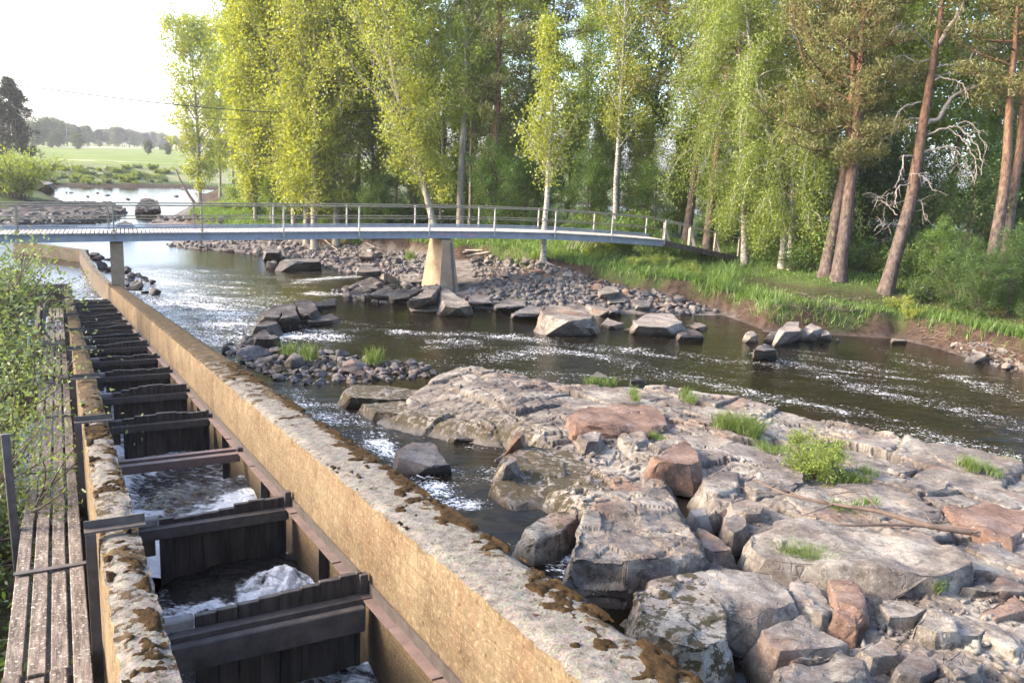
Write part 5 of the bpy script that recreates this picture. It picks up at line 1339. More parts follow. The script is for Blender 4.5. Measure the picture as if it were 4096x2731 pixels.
gravel('beach_shingle', 'grey shingle filling the stony beaches on both sides of the tall pier', [
    ([(640, 985), (800, 962), (1100, 958), (1500, 990), (1740, 1035), (1715, 1120), (1450, 1095), (1150, 1048), (900, 1012)], 2300, .14, .6, 'land'),
    ([(1880, 1010), (2150, 1045), (2500, 1150), (2700, 1180), (2870, 1250), (2700, 1262), (2300, 1215), (1900, 1180)], 2300, .14, .6, 'land'),
    ([(1290, 1068), (1440, 1112), (1560, 1118), (1720, 1170), (1900, 1235), (2150, 1245), (2300, 1215), (1900, 1150), (1740, 1110)], 500, .15, .6, 'land'),
    ([(890, 1400), (1020, 1340), (1150, 1390), (1500, 1435), (1760, 1465), (1740, 1510), (1500, 1530), (1250, 1540), (1050, 1500)], 520, .12, .4, 'water'),
    ([(3780, 1380), (3900, 1368), (4000, 1390), (4130, 1440), (4130, 1505), (4000, 1475), (3860, 1430)], 260, .1, .35, 'land')], 'rock_grey', 5)
gravel('rock_rubble', 'small broken stones in the joints of the bedrock shelf', [
    ([A(1250, 560), A(1700, 520), A(2040, 520), A(2200, 600), A(1900, 800), A(1300, 780)], 110, .05, .28, 'bed'), ([(2620, 1540), (2900, 1600), (3200, 1680), (3000, 1760), (2750, 1680), (2600, 1620)], 120, .06, .3, 'bed'),
    (L(B, [(300, 330), (700, 300), (1300, 420), (1450, 600), (600, 560), (300, 480)]), 110, .04, .22, 'bed'), (L(B, [(850, 1000), (1300, 1060), (1935, 960), (1935, 1568), (1000, 1568)]), 200, .05, .26, 'bed'),
    (L(A, [(800, 650), (1250, 650), (1700, 900), (1500, 1000), (900, 900)]), 80, .04, .18, 'bed')], 'rock', 6)
# ================================================================== vegetation
LEAFK = 1.45
def leaf_quads(Cn, size, aspect, rng, up=0.0, droop=0.0):
    """one small quad per leaf centre, random facing"""
    n = len(Cn)
    d = rng.normal(size=(n, 3)); d[:, 2] += droop
    d /= np.linalg.norm(d, axis=1)[:, None]
    e = rng.normal(size=(n, 3)); e[:, 2] *= (1 - up)
    e -= (e * d).sum(1)[:, None] * d; e /= np.linalg.norm(e, axis=1)[:, None] + 1e-9
    s = size * rng.uniform(.65, 1.3, n)[:, None]
    a = d * s * .5; b = e * s * .5 * aspect
    V = np.stack([Cn - a, Cn + b - a * .1, Cn + a, Cn - b - a * .1], 1).reshape(-1, 3)
    Fs = np.arange(n * 4).reshape(-1, 4)
    return V, Fs

def bent(p0, d0, L, n, bendv, rng, wig=.08):
    pts = [np.array(p0, float)]; d = np.array(d0, float); d /= np.linalg.norm(d)
    for k in range(n):
        d = d + np.array(bendv) / n + rng.normal(size=3) * wig
        d /= np.linalg.norm(d); pts.append(pts[-1] + d * L / n)
    return np.array(pts)

def tree_meshes(seed, trunk, r0, kind, nbr, t0, Lmax, nleaf, lsize, t1=1.0, prof=None, side=None, dead=None, spread=None):
    """trunk: (k,3) points from the foot up. Returns the trunk mesh (with limbs) and the leaf mesh."""
    rng = np.random.default_rng(seed)
    trunk = np.asarray(trunk, float)
    seg = np.linalg.norm(np.diff(trunk, axis=0), axis=1); cum = np.concatenate([[0], np.cumsum(seg)]); Ht = cum[-1]
    tt = np.linspace(0, 1, 26)
    tp = np.stack([np.interp(tt * Ht, cum, trunk[:, j]) for j in range(3)], 1)
    tp[1:, :2] += np.cumsum(rng.normal(size=(25, 2)) * 0.012 * (1 if kind != 'spruce' else .2), 0)
    tr = r0 * (1 - tt) ** 0.75 + 0.02; tr[0] *= 1.35; tr[1] *= 1.1
    tubes = [(tp, tr)]; tw = []; twn = []
    ga = rng.uniform(0, 6.28)
    for k in range(nbr):
        f = (k + rng.uniform(0, .9)) / nbr
        t = t0 + (t1 - t0) * f
        az = ga + 2.4 * k + rng.uniform(-.4, .4)
        base = np.array([np.interp(t, tt, tp[:, j]) for j in range(3)])
        rb_ = float(np.interp(t, tt, tr))
        L = Lmax * (prof(f) if prof else 1) * (rng.uniform(.45, 1.5) if kind in ('aspen', 'bush') else rng.uniform(.6, 1.2))
        if side is not None: L *= 1 + side[0] * cos(az - side[1])
        h = np.array([cos(az), sin(az), 0])
        if kind == 'aspen':
            pts = bent(base, h * .75 + [0, 0, .85], L, 6, (0, 0, .35), rng, .1); ns, sl = 7, .42
        elif kind == 'birch':
            pts = bent(base, h * .8 + [0, 0, .8], L, 7, h * .5 + np.array([0, 0, -1.3]), rng, .08); ns, sl = 9, .5
        elif kind == 'pine':
            pts = bent(base, h + [0, 0, .15 - .2 * (1 - f)], L, 6, (0, 0, .5), rng, .14); ns, sl = 8, .35
        elif kind == 'spruce':
            pts = bent(base, h + [0, 0, .05], L, 5, (0, 0, -.35), rng, .03); ns, sl = 7, .3
        else:
            pts = bent(base, h + [0, 0, .7], L, 5, (0, 0, .2), rng, .15); ns, sl = 6, .5
        br = min(rb_ * .45, .014 + .009 * L)
        tubes.append((pts, np.linspace(br, .008, len(pts))))
        for q in range(ns):
            u = rng.uniform(.25, 1.0); i = u * (len(pts) - 1); i0 = min(int(i), len(pts) - 2)
            b0 = pts[i0] + (pts[i0 + 1] - pts[i0]) * (i - i0); dv = pts[i0 + 1] - pts[i0]; dv = dv / np.linalg.norm(dv)
            if kind == 'birch':
                sp = bent(b0, dv + rng.normal(size=3) * .5, L * sl * rng.uniform(.5, 1.3), 6, (0, 0, -2.6), rng, .06)
            elif kind == 'pine':
                o = rng.normal(size=3) * .8; o[2] = abs(o[2]) * .3; sp = bent(b0, dv + o, L * sl * rng.uniform(.5, 1.1), 3, (0, 0, .5), rng, .1)
            elif kind == 'spruce':
                o = rng.normal(size=3) * .6; o[2] = -.3; sp = bent(b0, dv + o, L * sl * rng.uniform(.5, 1.1), 3, (0, 0, -.3), rng, .04)
            else:
                sp = bent(b0, dv + rng.normal(size=3) * .6, L * sl * rng.uniform(.5, 1.2), 4, (0, 0, .3), rng, .1)
            if rng.random() < .6: tubes.append((sp, np.linspace(br * .4, .005, len(sp))))
            m = 5
            st = .05 if kind == 'birch' else .6 if kind == 'pine' else .3
            for u2 in np.linspace(st, 1, m):
                j = u2 * (len(sp) - 1); j0 = min(int(j), len(sp) - 2)
                tw.append(sp[j0] + (sp[j0 + 1] - sp[j0]) * (j - j0)); twn.append(L)
    tw = np.array(tw)
    n = int(nleaf * LEAFK * (1.5 if kind == 'pine' else 1.3 if kind == 'birch' else 1.55))
    wgt = rng.uniform(.2, 1, len(tw)) ** 1.5; wgt /= wgt.sum()
    idx = rng.choice(len(tw), n, p=wgt)
    sg = spread if spread else {'aspen': .32, 'birch': .24, 'pine': .2, 'spruce': .16}.get(kind, .32)
    off = rng.normal(size=(n, 3)) * sg
    if kind in ('pine',): off[:, 2] *= .55
    if kind == 'birch': off[:, 2] *= 1.6
    Cn = tw[idx] + off
    asp, up, dr = {'aspen': (.85, 0, -.3), 'birch': (.55, .0, -1.2), 'pine': (.22, 0, .5), 'spruce': (.25, 0, -.4)}.get(kind, (.6, 0, 0))
    V, Fs = leaf_quads(Cn, lsize * (1.05 if kind in ('pine', 'spruce', 'birch') else .88), asp, rng, up, dr)
    tm = tubes_mesh('trunk', tubes, 6)
    lm = npmesh('crown', V, Fs)
    return tm, lm

def tree(name, label, loc, tm, lm, bark_, leaf_, group=None):
    t = thing(name, label, 'tree', loc, group)
    link('trunk', tm, M[bark_], t); link('crown', lm, M[leaf_], t)
    return t

P_ASP = lambda f: .55 + .55 * sin(pi * min(1, f * 1.05)) if f < .85 else .5
P_CONE = lambda f: (1 - f) * .9 + .12
P_PINE = lambda f: .6 + .6 * sin(pi * f ** .8)
P_DOME = lambda f: .45 + .7 * sin(pi * (f * .85 + .1))

def px_trunk(pts, base=None, lift=0.0, d=None):
    """trunk points seen at these pixels, all at the depth of the foot"""
    b = HIT(*pts[0]) if base is None else base
    dd = depth(b) if d is None else d
    P = [np.array(b) - [0, 0, .15]] + [AT(x, y, dd) for x, y in pts[1:]]
    return np.array(P)
def px_tree(name, label, pts, kind, r0, nbr, t0, Lmax, nleaf, lsize, bark_, leaf_, seed, base=None, group=None, **kw):
    P = px_trunk(pts, base)
    tm, lm = tree_meshes(seed, P - P[0], r0, kind, nbr, t0, Lmax, nleaf, lsize, **kw)
    return tree(name, label, tuple(P[0]), tm, lm, bark_, leaf_, group)

# --- the trees one can tell apart (foot first, then up the trunk)
G1 = 'aspens on the forest edge'
def at_d(px, py, z): return W(px, py, z)
b = W(800, 812, .7); px_tree('aspen', 'outermost aspen at the left end of the wood, its foot by the bright water', [(800, 812), (795, 640), (784, 420), (765, 240), (752, 120)], 'aspen', .24, 60, .06, 5.2, 8600, .26, 'aspen_bark', 'aspen_leaf', 1, b, G1, prof=P_ASP)
b = W(881, 800, .8); px_tree('aspen', 'slim aspen second from the left end of the wood', [(881, 800), (878, 600), (862, 420), (835, 260), (815, 145)], 'aspen', .17, 44, .16, 3.4, 5000, .26, 'aspen_bark', 'aspen_leaf', 2, b, G1, prof=P_ASP)
b = W(931, 775, 1.0); px_tree('aspen', 'tall pointed aspen third from the left, highest against the white sky there', [(931, 775), (928, 540), (926, 340), (922, 200), (920, 65)], 'aspen', .22, 52, .16, 3.7, 6800, .27, 'aspen_bark', 'aspen_leaf', 3, b, G1, prof=P_ASP)
specs = [('aspen with two grey stems at the left of the yellow green grove', [(1178, 880), (1165, 560), (1120, 250), (1080, -60), (1060, -300)], .2, 5, 64.0),
         ('aspen at the left flank of the yellow green grove, crown hanging over the water', [(1090, 870), (1075, 560), (1050, 250), (1020, -20), (1010, -250)], .17, 6, 68.0),
         ('straight dark stemmed aspen in the middle of the yellow green grove', [(1228, 888), (1225, 560), (1222, 260), (1215, -80), (1210, -420)], .24, 7, 62.0),
         ('aspen beside the straight dark stemmed one, with white patches of bark', [(1258, 886), (1262, 560), (1262, 300), (1268, -60), (1275, -420)], .24, 8, 61.0),
         ('stout grey aspen standing alone right of the grove', [(1345, 882), (1352, 640), (1365, 400), (1372, 100), (1380, -300)], .24, 9, 62.0)]
for lab, pts, r0, sd_, dd in specs:
    v = ray(*pts[0]); base = v * dd; base[2] += CAM_Z; base[2] = float(land_z(base[0], base[1]))
    P = np.array([base] + [AT(x, y, dd) for x, y in pts[1:]])
    tm, lm = tree_meshes(sd_, P - P[0], r0, 'aspen', 64, .07, 4.3, 10500, .2, prof=P_ASP)
    tree('aspen', lab, tuple(P[0]), tm, lm, 'aspen_bark', 'aspen_leaf', G1)
def dtree(name, label, pts, dd, kind, r0, nbr, t0, Lmax, nleaf, lsize, bark_, leaf_, seed, group=None, ground=True, **kw):
    v = ray(*pts[0]); base = v * dd; base[2] += CAM_Z
    base[2] = min(base[2], float(land_z(base[0], base[1]))) if ground else base[2]
    P = np.array([base] + [AT(x, y, dd) for x, y in pts[1:]])
    tm, lm = tree_meshes(seed, P - P[0], r0, kind, nbr, t0, Lmax, nleaf, lsize, **kw)
    return tree(name, label, tuple(P[0]), tm, lm, bark_, leaf_, group)
dtree('aspen', 'pale aspen leaning far to the left over the bridge', [(1760, 905), (1700, 745), (1640, 570), (1600, 400), (1570, 260), (1550, 120), (1540, -200)], 56, 'aspen', .27, 54, .12, 4.2, 11500, .17, 'aspen_bark', 'aspen_leaf', 10, G1, prof=P_ASP, side=(.4, pi))
dtree('aspen', 'thick forked grey aspen left of the first tall pine', [(1842, 905), (1843, 720), (1850, 540), (1862, 300), (1870, 60), (1880, -350)], 57, 'aspen', .3, 44, .33, 3.4, 8000, .17, 'aspen_bark', 'green_leaf', 11, G1, prof=P_ASP)
dtree('aspen', 'slim brownish stem just left of the first tall pine', [(1880, 890), (1885, 560), (1890, 250), (1900, -50)], 60, 'aspen', .14, 26, .45, 2.4, 3200, .17, 'aspen_bark', 'green_leaf', 12, G1, prof=P_ASP)
dtree('pine', 'first tall straight pine, behind the middle of the bridge', [(1968, 890), (1972, 640), (1985, 400), (1993, 100), (2000, -300)], 57, 'pine', .33, 40, .32, 3.0, 9000, .26, 'pine_trunk', 'pine_needle', 13, 'tall pines', prof=P_PINE, spread=.3)
px_tree('aspen', 'young white stemmed aspen with bare roots at the edge of the stony shore', [(2172, 1042), (2180, 880), (2195, 640), (2207, 480), (2206, 270), (2200, 95)], 'aspen', .17, 40, .3, 2.5, 3900, .15, 'birch_bark', 'aspen_leaf', 14, None, G1, prof=P_CONE)
dtree('aspen', 'slender pale aspen behind the right half of the bridge', [(2462, 905), (2464, 740), (2475, 560), (2490, 300), (2498, 60), (2500, -200)], 54, 'aspen', .16, 40, .3, 2.9, 4600, .16, 'birch_bark', 'aspen_leaf', 15, G1, prof=P_ASP)
dtree('pine', 'dark pine left of a pair just behind the bridge end', [(2752, 890), (2785, 640), (2818, 420), (2845, 100), (2860, -250)], 55, 'pine', .3, 36, .42, 3.4, 8500, .26, 'pine_trunk', 'pine_needle', 16, 'tall pines', prof=P_PINE, spread=.3, side=(.5, pi))
dtree('pine', 'dark pine right of the pair behind the bridge end', [(2832, 925), (2862, 700), (2893, 460), (2930, 150), (2950, -200)], 52, 'pine', .3, 30, .5, 2.4, 5200, .26, 'pine_trunk', 'pine_needle', 17, 'tall pines', prof=P_PINE, spread=.3)
# weeping birches at the ramp end
px_tree('birch', 'weeping birch with a white curved stem beside the ramp end', [(3128, 1072), (3135, 980), (3130, 760), (3060, 480), (3000, 200), (2960, -150)], 'birch', .2, 64, .14, 4.0, 30000, .125, 'birch_bark', 'birch_leaf', 18, None, 'weeping birches', prof=P_DOME)
px_tree('birch', 'second weeping birch stem close right of the white curved one', [(3162, 1078), (3160, 940), (3170, 760), (3185, 560), (3200, 400)], 'birch', .14, 40, .2, 3.2, 15000, .125, 'birch_bark', 'birch_leaf', 19, None, 'weeping birches', prof=P_DOME)
dtree('birch', 'tall weeping birch behind, crown filling the gap above the ramp', [(2985, 1010), (2975, 800), (2965, 500), (2960, 200), (2950, -200)], 50, 'birch', .2, 64, .12, 3.8, 26000, .125, 'birch_bark', 'birch_leaf', 20, 'weeping birches', prof=P_DOME)
# the pair of pines and the dead limbed pine
px_tree('pine', 'right trunk of the pair of thick pines on the right bank', [(3352, 1122), (3385, 900), (3430, 520), (3450, 200), (3470, -120)], 'pine', .36, 44, .42, 3.6, 13000, .2, 'pine_trunk', 'pine_needle', 21, None, 'tall pines', prof=P_PINE, spread=.26, side=(.35, pi))
px_tree('pine', 'left trunk of the pair of thick pines on the right bank', [(3300, 1105), (3345, 860), (3395, 560), (3410, 250), (3400, -60)], 'pine', .33, 40, .36, 3.6, 11500, .2, 'pine_trunk', 'pine_needle', 22, None, 'tall pines', prof=P_PINE, spread=.26, side=(.6, pi))
def dead_pine():
    pts = [(3540, 1172), (3580, 1020), (3640, 800), (3680, 560), (3720, 320), (3755, 120), (3770, -40), (3790, -250)]
    P = px_trunk(pts); dd = depth(P[1])
    rng = np.random.default_rng(5)
    tm, lm = tree_meshes(23, P - P[0], .33, 'pine', 14, .80, 2.4, 4200, .2, spread=.24)
    t = tree('pine', 'leaning orange barked pine with long bleached dead limbs', tuple(P[0]), tm, lm, 'pine_trunk', 'pine_needle', 'tall pines')
    limbs = [([(3690, 500), (3760, 470), (3800, 390), (3890, 345), (3980, 340), (4096, 372), (4200, 420)], .10), ([(3755, 180), (3790, 120), (3830, 60), (3860, 0)], .12),
             ([(3690, 612), (3740, 595), (3810, 585), (3870, 660), (3900, 740)], .055), ([(3700, 545), (3790, 510), (3830, 500), (3880, 545), (3930, 620), (3925, 700)], .05),
             ([(3740, 320), (3800, 312), (3860, 345), (3875, 400)], .045), ([(3750, 270), (3800, 255), (3870, 262), (3905, 190), (3950, 175), (3990, 200)], .045),
             ([(3725, 300), (3900, 290), (4010, 283), (4070, 300)], .035), ([(3675, 520), (3620, 488), (3580, 510), (3540, 560), (3500, 540)], .04), ([(3680, 410), (3620, 425), (3580, 470), (3570, 540)], .04),
             ([(3660, 625), (3610, 620), (3610, 680), (3575, 750)], .045), ([(3640, 700), (3660, 690), (3700, 710), (3740, 765)], .045), ([(3640, 735), (3590, 745), (3580, 810), (3580, 830)], .035),
             ([(3720, 240), (3660, 250), (3610, 215), (3570, 250), (3560, 300)], .035), ([(3735, 200), (3690, 150), (3640, 110), (3590, 100), (3560, 140)], .035), ([(3640, 805), (3690, 800), (3700, 880)], .035),
             ([(3575, 770), (3530, 785), (3480, 790)], .025), ([(3600, 905), (3550, 895), (3515, 905)], .03), ([(3590, 860), (3550, 820), (3520, 790)], .022), ([(3700, 480), (3650, 470), (3600, 500), (3560, 505)], .03),
             ([(3800, 590), (3830, 640), (3845, 700)], .025), ([(3830, 500), (3870, 480), (3920, 530), (3945, 590), (3930, 660)], .03), ([(3790, 510), (3850, 560), (3900, 640), (3905, 720)], .03)]
    tb = []
    for l, r in limbs:
        y = rng.uniform(-1.6, .6)
        q = np.array([AT(x, yy, dd + y * k / (len(l) - 1)) for k, (x, yy) in enumerate(l)])
        u = np.linspace(0, len(q) - 1, len(q) * 4); q = np.stack([np.interp(u, np.arange(len(q)), q[:, j]) for j in range(3)], 1)
        for _ in range(2): q[1:-1] = (q[:-2] + 2 * q[1:-1] + q[2:]) / 4
        q += rng.normal(size=q.shape) * .035
        r *= 1.25; tb.append((q - P[0], np.linspace(r, r * .3, len(q))))
        for _ in range(9):
            i = rng.integers(len(q) // 3, len(q) - 1)
            tb.append((bent(q[i] - P[0], (q[i] - q[i - 1]) / (np.linalg.norm(q[i] - q[i - 1]) + 1e-6) + rng.normal(size=3) * .7, rng.uniform(.3, .9), 4, (0, 0, -.6), rng, .2), np.linspace(max(.012, r * .25), .006, 5)))
    link('dead_limb', tubes_mesh('dead_limb', tb, 6), M['dead_wood'], t)
dead_pine()
dtree('pine', 'double stemmed orange pine at the right edge of the picture', [(3985, 960), (4010, 780), (4030, 600), (4045, 330), (4060, 180), (4080, -100)], 40, 'pine', .3, 26, .6, 3.0, 6500, .2, 'pine_trunk', 'pine_needle', 24, 'tall pines', prof=P_PINE, spread=.25)
dtree('pine', 'forked pine trunk half out of the picture at far right', [(4040, 900), (4075, 600), (4100, 300), (4130, -100)], 41, 'pine', .26, 26, .5, 3.2, 6500, .2, 'pine_trunk', 'pine_needle', 25, 'tall pines', prof=P_PINE, spread=.25)
# spruce on the far bank
b = W(40, 655, 2.5); px_tree('spruce', 'lone dark spruce on the far bank at the left edge', [(40, 655), (36, 520), (33, 315)], 'spruce', .35, 90, .16, 4.6, 9000, .5, 'pine_bark', 'spruce_needle', 26, b, prof=lambda f: (.95 - .45 * f) if f < .75 else (.62 * (1 - f) / .25 + .1), spread=.3)

# --- the wood behind: a few kinds copied
VAR = []
def variant(name, kind, Ht, lean, r0, nbr, t0, Lm, nl, ls, bk, lf, seed, prof, spread=None):
    tr = np.array([[0, 0, -.2], [lean * .2, .1, Ht * .35], [lean * .6, -.1, Ht * .7], [lean, 0, Ht]])
    tm, lm = tree_meshes(seed, tr, r0, kind, nbr, t0, Lm, nl, ls, prof=prof, spread=spread)
    tm.materials.append(M[bk]); lm.materials.append(M[lf])
    return (name, tm, lm)
VAR.append(variant('aspen', 'aspen', 19, .8, .18, 46, .3, 3.0, 7500, .2, 'aspen_bark', 'green_leaf', 31, P_ASP))
VAR.append(variant('aspen', 'aspen', 21, -.6, .2, 50, .25, 3.2, 8500, .2, 'aspen_bark', 'green_leaf', 32, P_ASP))
VAR.append(variant('birch', 'birch', 18, .5, .17, 46, .22, 2.6, 10000, .15, 'birch_bark', 'green_leaf', 33, P_DOME))
VAR.append(variant('pine', 'pine', 21, .6, .24, 36, .48, 2.8, 7500, .28, 'pine_trunk', 'pine_needle', 34, P_PINE, .3))
VAR.append(variant('alder', 'bush', 12, .3, .12, 44, .1, 2.8, 7500, .2, 'pine_bark', 'bush_leaf', 35, P_DOME, .3))
VAR.append(variant('alder', 'bush', 9, -.3, .1, 40, .08, 2.6, 6500, .18, 'pine_bark', 'bush_leaf', 36, P_DOME, .3))
DARK = 8
VAR.append(variant('aspen', 'aspen', 15, .4, .13, 50, .1, 3.0, 9000, .2, 'aspen_bark', 'aspen_leaf', 37, P_DOME))
VAR.append(variant('alder', 'bush', 13, .2, .12, 52, .06, 3.4, 9500, .2, 'pine_bark', 'green_leaf', 38, P_DOME, .3))
VAR.append(variant('alder', 'bush', 10, .2, .12, 44, .06, 2.8, 7500, .2, 'pine_bark', 'dark_leaf', 39, P_DOME, .3))  # leaf colour darkened to paint the deep shade of the right wood
rt = random.Random(5)
def copy_var(k, loc, sc, label, group, rot=None):
    nm, tm, lm = VAR[k]
    t = thing(nm, label, 'tree', loc, group)
    t.rotation_euler = (0, 0, rt.uniform(0, 6.28) if rot is None else rot); t.scale = (sc, sc, sc * rt.uniform(.9, 1.1))
    link('trunk', tm, None, t); link('crown', lm, None, t)
LABV = {'aspen': 'slim aspen deep in the wood behind the bridge', 'birch': 'drooping birch deep in the wood behind the bridge', 'pine': 'tall pine deep in the wood behind the bridge', 'alder': 'leafy alder filling the shade under the wood'}
def wood(npx, spec, jit=18):
    """spec: list of (px, depth, variant, scale)"""
    for px, dd, k, sc in spec:
        v = ray(px, 900); p = v * dd
        z = float(land_z(p[0], p[1]))
        copy_var(k, (p[0], p[1], z - .1), sc, LABV[VAR[k][0]], 'background trees of the wood')
sp = []
for px in range(1000, 2080, 150):      # grove: dense yellow green wall at the left
    sp.append((px + rt.uniform(-30, 30), rt.uniform(66, 78), rt.choice([0, 1, 1, 2]), rt.uniform(.85, 1.1)))
for px in range(1100, 2100, 95): sp.append((px + rt.uniform(-30, 30), rt.uniform(61, 72), rt.choice([7, 5, 5]), rt.uniform(.35, .55)))
for px in range(1950, 3050, 160):     # middle: tall crowns with sky between stems
    sp.append((px + rt.uniform(-40, 40), rt.uniform(62, 88), rt.choice([0, 1, 0, 3, 2]), rt.uniform(.95, 1.25)))
for px in range(2000, 3150, 105): sp.append((px + rt.uniform(-40, 40), rt.uniform(56, 70), rt.choice([4, 5, 5]), rt.uniform(.5, .78)))
for px in range(3150, 4350, 105):     # right: dark dense
    sp.append((px + rt.uniform(-30, 30), rt.uniform(46, 62), rt.choice([0, 3, 1, 2]), rt.uniform(.9, 1.2)))
for px in range(3250, 4400, 100): sp.append((px + rt.uniform(-30, 30), rt.uniform(42, 50) if px > 3700 else rt.uniform(48, 54), rt.choice([8, 8, 8]), rt.uniform(.45, .75)))
for px in range(3760, 4450, 110): sp.append((px + rt.uniform(-30, 30), rt.uniform(35, 41), rt.choice([8, 5, 8]), rt.uniform(.22, .38)))
for px in list(range(1000, 2100, 125)) + list(range(2100, 3100, 150)):    # the near edge: leafy young trees closing the wall of leaves
    sp.append((px + rt.uniform(-25, 25), rt.uniform(63.5, 72), rt.choice([6, 6, 7]), rt.uniform(.75, 1.15) * (.6 if 1950 < px < 2900 else 1)))
wood(None, sp)

# --- undergrowth shrubs along the edge of the wood
def bush_mesh(seed, R, Hh_, nst, nl, ls, asp=.5):
    rng = np.random.default_rng(seed); tubes = []; tw = []
    for k in range(nst):
        az = rng.uniform(0, 6.28); d = np.array([cos(az) * rng.uniform(.1, .8), sin(az) * rng.uniform(.1, .8), 1])
        pts = bent((rng.normal() * R * .15, rng.normal() * R * .15, -.1), d, Hh_ * rng.uniform(.7, 1.1), 6, np.array([cos(az), sin(az), -.2]) * .5, rng, .1)
        tubes.append((pts, np.linspace(.02, .005, 7) * (Hh_ / 1.6)))
        for q in range(6):
            i = rng.integers(2, 6); sp = bent(pts[i], (pts[i] - pts[i - 1]) * 2 + rng.normal(size=3) * .35, Hh_ * rng.uniform(.2, .45), 4, (0, 0, .1), rng, .12)
            tubes.append((sp, np.linspace(.009, .003, 5) * (Hh_ / 1.6))); tw += [sp[j] for j in range(1, 5)]
        tw += [pts[j] for j in range(2, 7)]
    tw = np.array(tw); idx = rng.integers(0, len(tw), nl)
    V, Fs = leaf_quads(tw[idx] + rng.normal(size=(nl, 3)) * Hh_ * .07, ls, asp, rng)
    return tubes_mesh('stems', tubes, 5), npmesh('foliage', V, Fs)
def bush(name, label, loc, sm, fm, group=None, cat='shrub', rot=0, sc=1.0, lf=None):
    t = thing(name, label, cat, loc, group); t.rotation_euler = (0, 0, rot); t.scale = (sc,) * 3
    link('stems', sm, None, t); link('foliage', fm, None, t)
    return t
def mk_bush(seed, R, H_, nst, nl, ls, leaf_, asp=.5):
    s, f = bush_mesh(seed, R, H_, nst, nl, ls, asp); s.materials.append(M['root_wood']); f.materials.append(M[leaf_]); return s, f
UB = [mk_bush(41, 1.2, 2.2, 16, 2600, .15, 'bush_leaf', .6), mk_bush(42, 1, 1.6, 14, 2200, .13, 'green_leaf', .6), mk_bush(43, 1.2, 2.6, 18, 3000, .15, 'dark_leaf', .6)]
LB = mk_bush(44, .8, 1.3, 12, 1500, .12, 'aspen_leaf', .6)
def ub(px, py, k, sc, label='leafy green bush in the undergrowth of the wooded bank', group='undergrowth bushes'):
    p = HIT(px, py)
    s, f = UB[k] if k < 3 else LB
    bush('bush', label, (p[0], p[1], p[2] - .05), s, f, group, rot=rt.uniform(0, 6), sc=sc)
for k in range(46):
    px = 1380 + k * 62 + rt.uniform(-25, 25)
    py = np.interp(px, [1300, 1800, 2200, 2700, 3000, 3300, 3600, 3900, 4300], [900, 915, 935, 985, 1050, 1085, 1120, 1190, 1260]) + rt.uniform(-25, 15)
    if 2620 < px < 3080: py = rt.uniform(925, 950) if px < 2800 else rt.uniform(960, 985)
    ub(px, py, rt.choice([0, 1, 2]), rt.uniform(.5, 1.0) * (.6 if 2620 < px < 3080 else 1))
for k in range(27):
    px = 3680 + k * 22 + rt.uniform(-20, 20); py = np.interp(px, [3400, 3700, 4000, 4300], [1130, 1190, 1230, 1330]) + rt.uniform(-40, 20)
    ub(px, py, rt.choice([0, 2, 2]), rt.uniform(.32, .6))  # mostly dark leaves, deep shade put into their colour
for px, py, sc, lab in ((3590, 1240, .62, 'yellow green sapling spray leaning over the bank right of the leaning pine'), (3830, 1200, .8, 'bright yellow green bush in the sun at the right wood edge'), (4030, 1230, .6, 'small yellowish sapling near the right picture edge'), (3650, 1270, .5, 'low leafy sprig on the brow of the eroded bank')):
    ub(px, py, 3, sc, lab, None)
for k in range(16):
    px = 2350 + k * 30 + rt.uniform(-15, 15); ub(px, np.interp(px, [2350, 2850], [1010, 1110]) + rt.uniform(-30, 30), 1, rt.uniform(.3, .55), 'low leafy plant among the tall bank grass', 'low plants in the bank grass')
# left tip of the wood
for px, py, k, sc in ((960, 850, 1, .9), (1040, 862, 0, .8), (1120, 870, 1, .9), (900, 842, 1, .7), (1000, 800, 0, 1.5), (1090, 800, 1, 1.6), (940, 800, 1, 1.3), (1200, 850, 0, 1.2), (850, 838, 1, .6)):
    ub(px, py, k, sc, 'light green shrub below the aspens at the left end of the wood', 'shrubs under the aspens')

# --- willows by the walkway
def willow(seed, loc, R, H_, nst, nl, ls, label, lf='willow_leaf'):
    s, f = mk_bush(seed, R, H_, nst, nl, ls, lf, .42)
    return bush('willow', label, loc, s, f, 'willows beside the walkway', 'shrub')
def lpz(s, w, z): p = LP(s, w); return (p[0], p[1], z)
willow(51, lpz(9.8, -2.1, 2.3), 1.1, 2.55, 70, 50000, .062, 'near willow bush arching its leaves over the plank walkway')
willow(52, lpz(13.2, -2.35, 2.0), 1.15, 2.7, 70, 46000, .066, 'middle willow bush covering the walkway edge beside the blue rope')
willow(53, lpz(17.8, -2.95, 1.3), 1.5, 3.4, 60, 32000, 0.108, 'farther silvery willow bush beside the walkway')
willow(54, lpz(24, -3.2, .8), 1.9, 4.3, 60, 32000, 0.128, 'tall silvery willow bush under the left end of the bridge')
willow(55, lpz(6.9, -1.75, 2.2), .9, 1.9, 40, 18000, 0.074, 'shaded dark willow growth below the leaning post', 'dark_leaf')  # shade put into the leaf colour, darker than the other willows
willow(57, lpz(31, -4.6, .5), 2.0, 4.0, 50, 22000, 0.149, 'farthest silvery willow bush at the left picture edge')
p = W(70, 800, .6); s, f = mk_bush(56, 3.2, 5.2, 40, 7000, .3, 'birch_leaf', .5); bush('shrub', 'broad yellow green shrub on the left shore beyond the bridge', tuple(p), s, f)
p = W(-40, 790, .6); bush('shrub', 'yellow green shrub cut by the left picture edge beyond the bridge', tuple(p), s, f, rot=2)
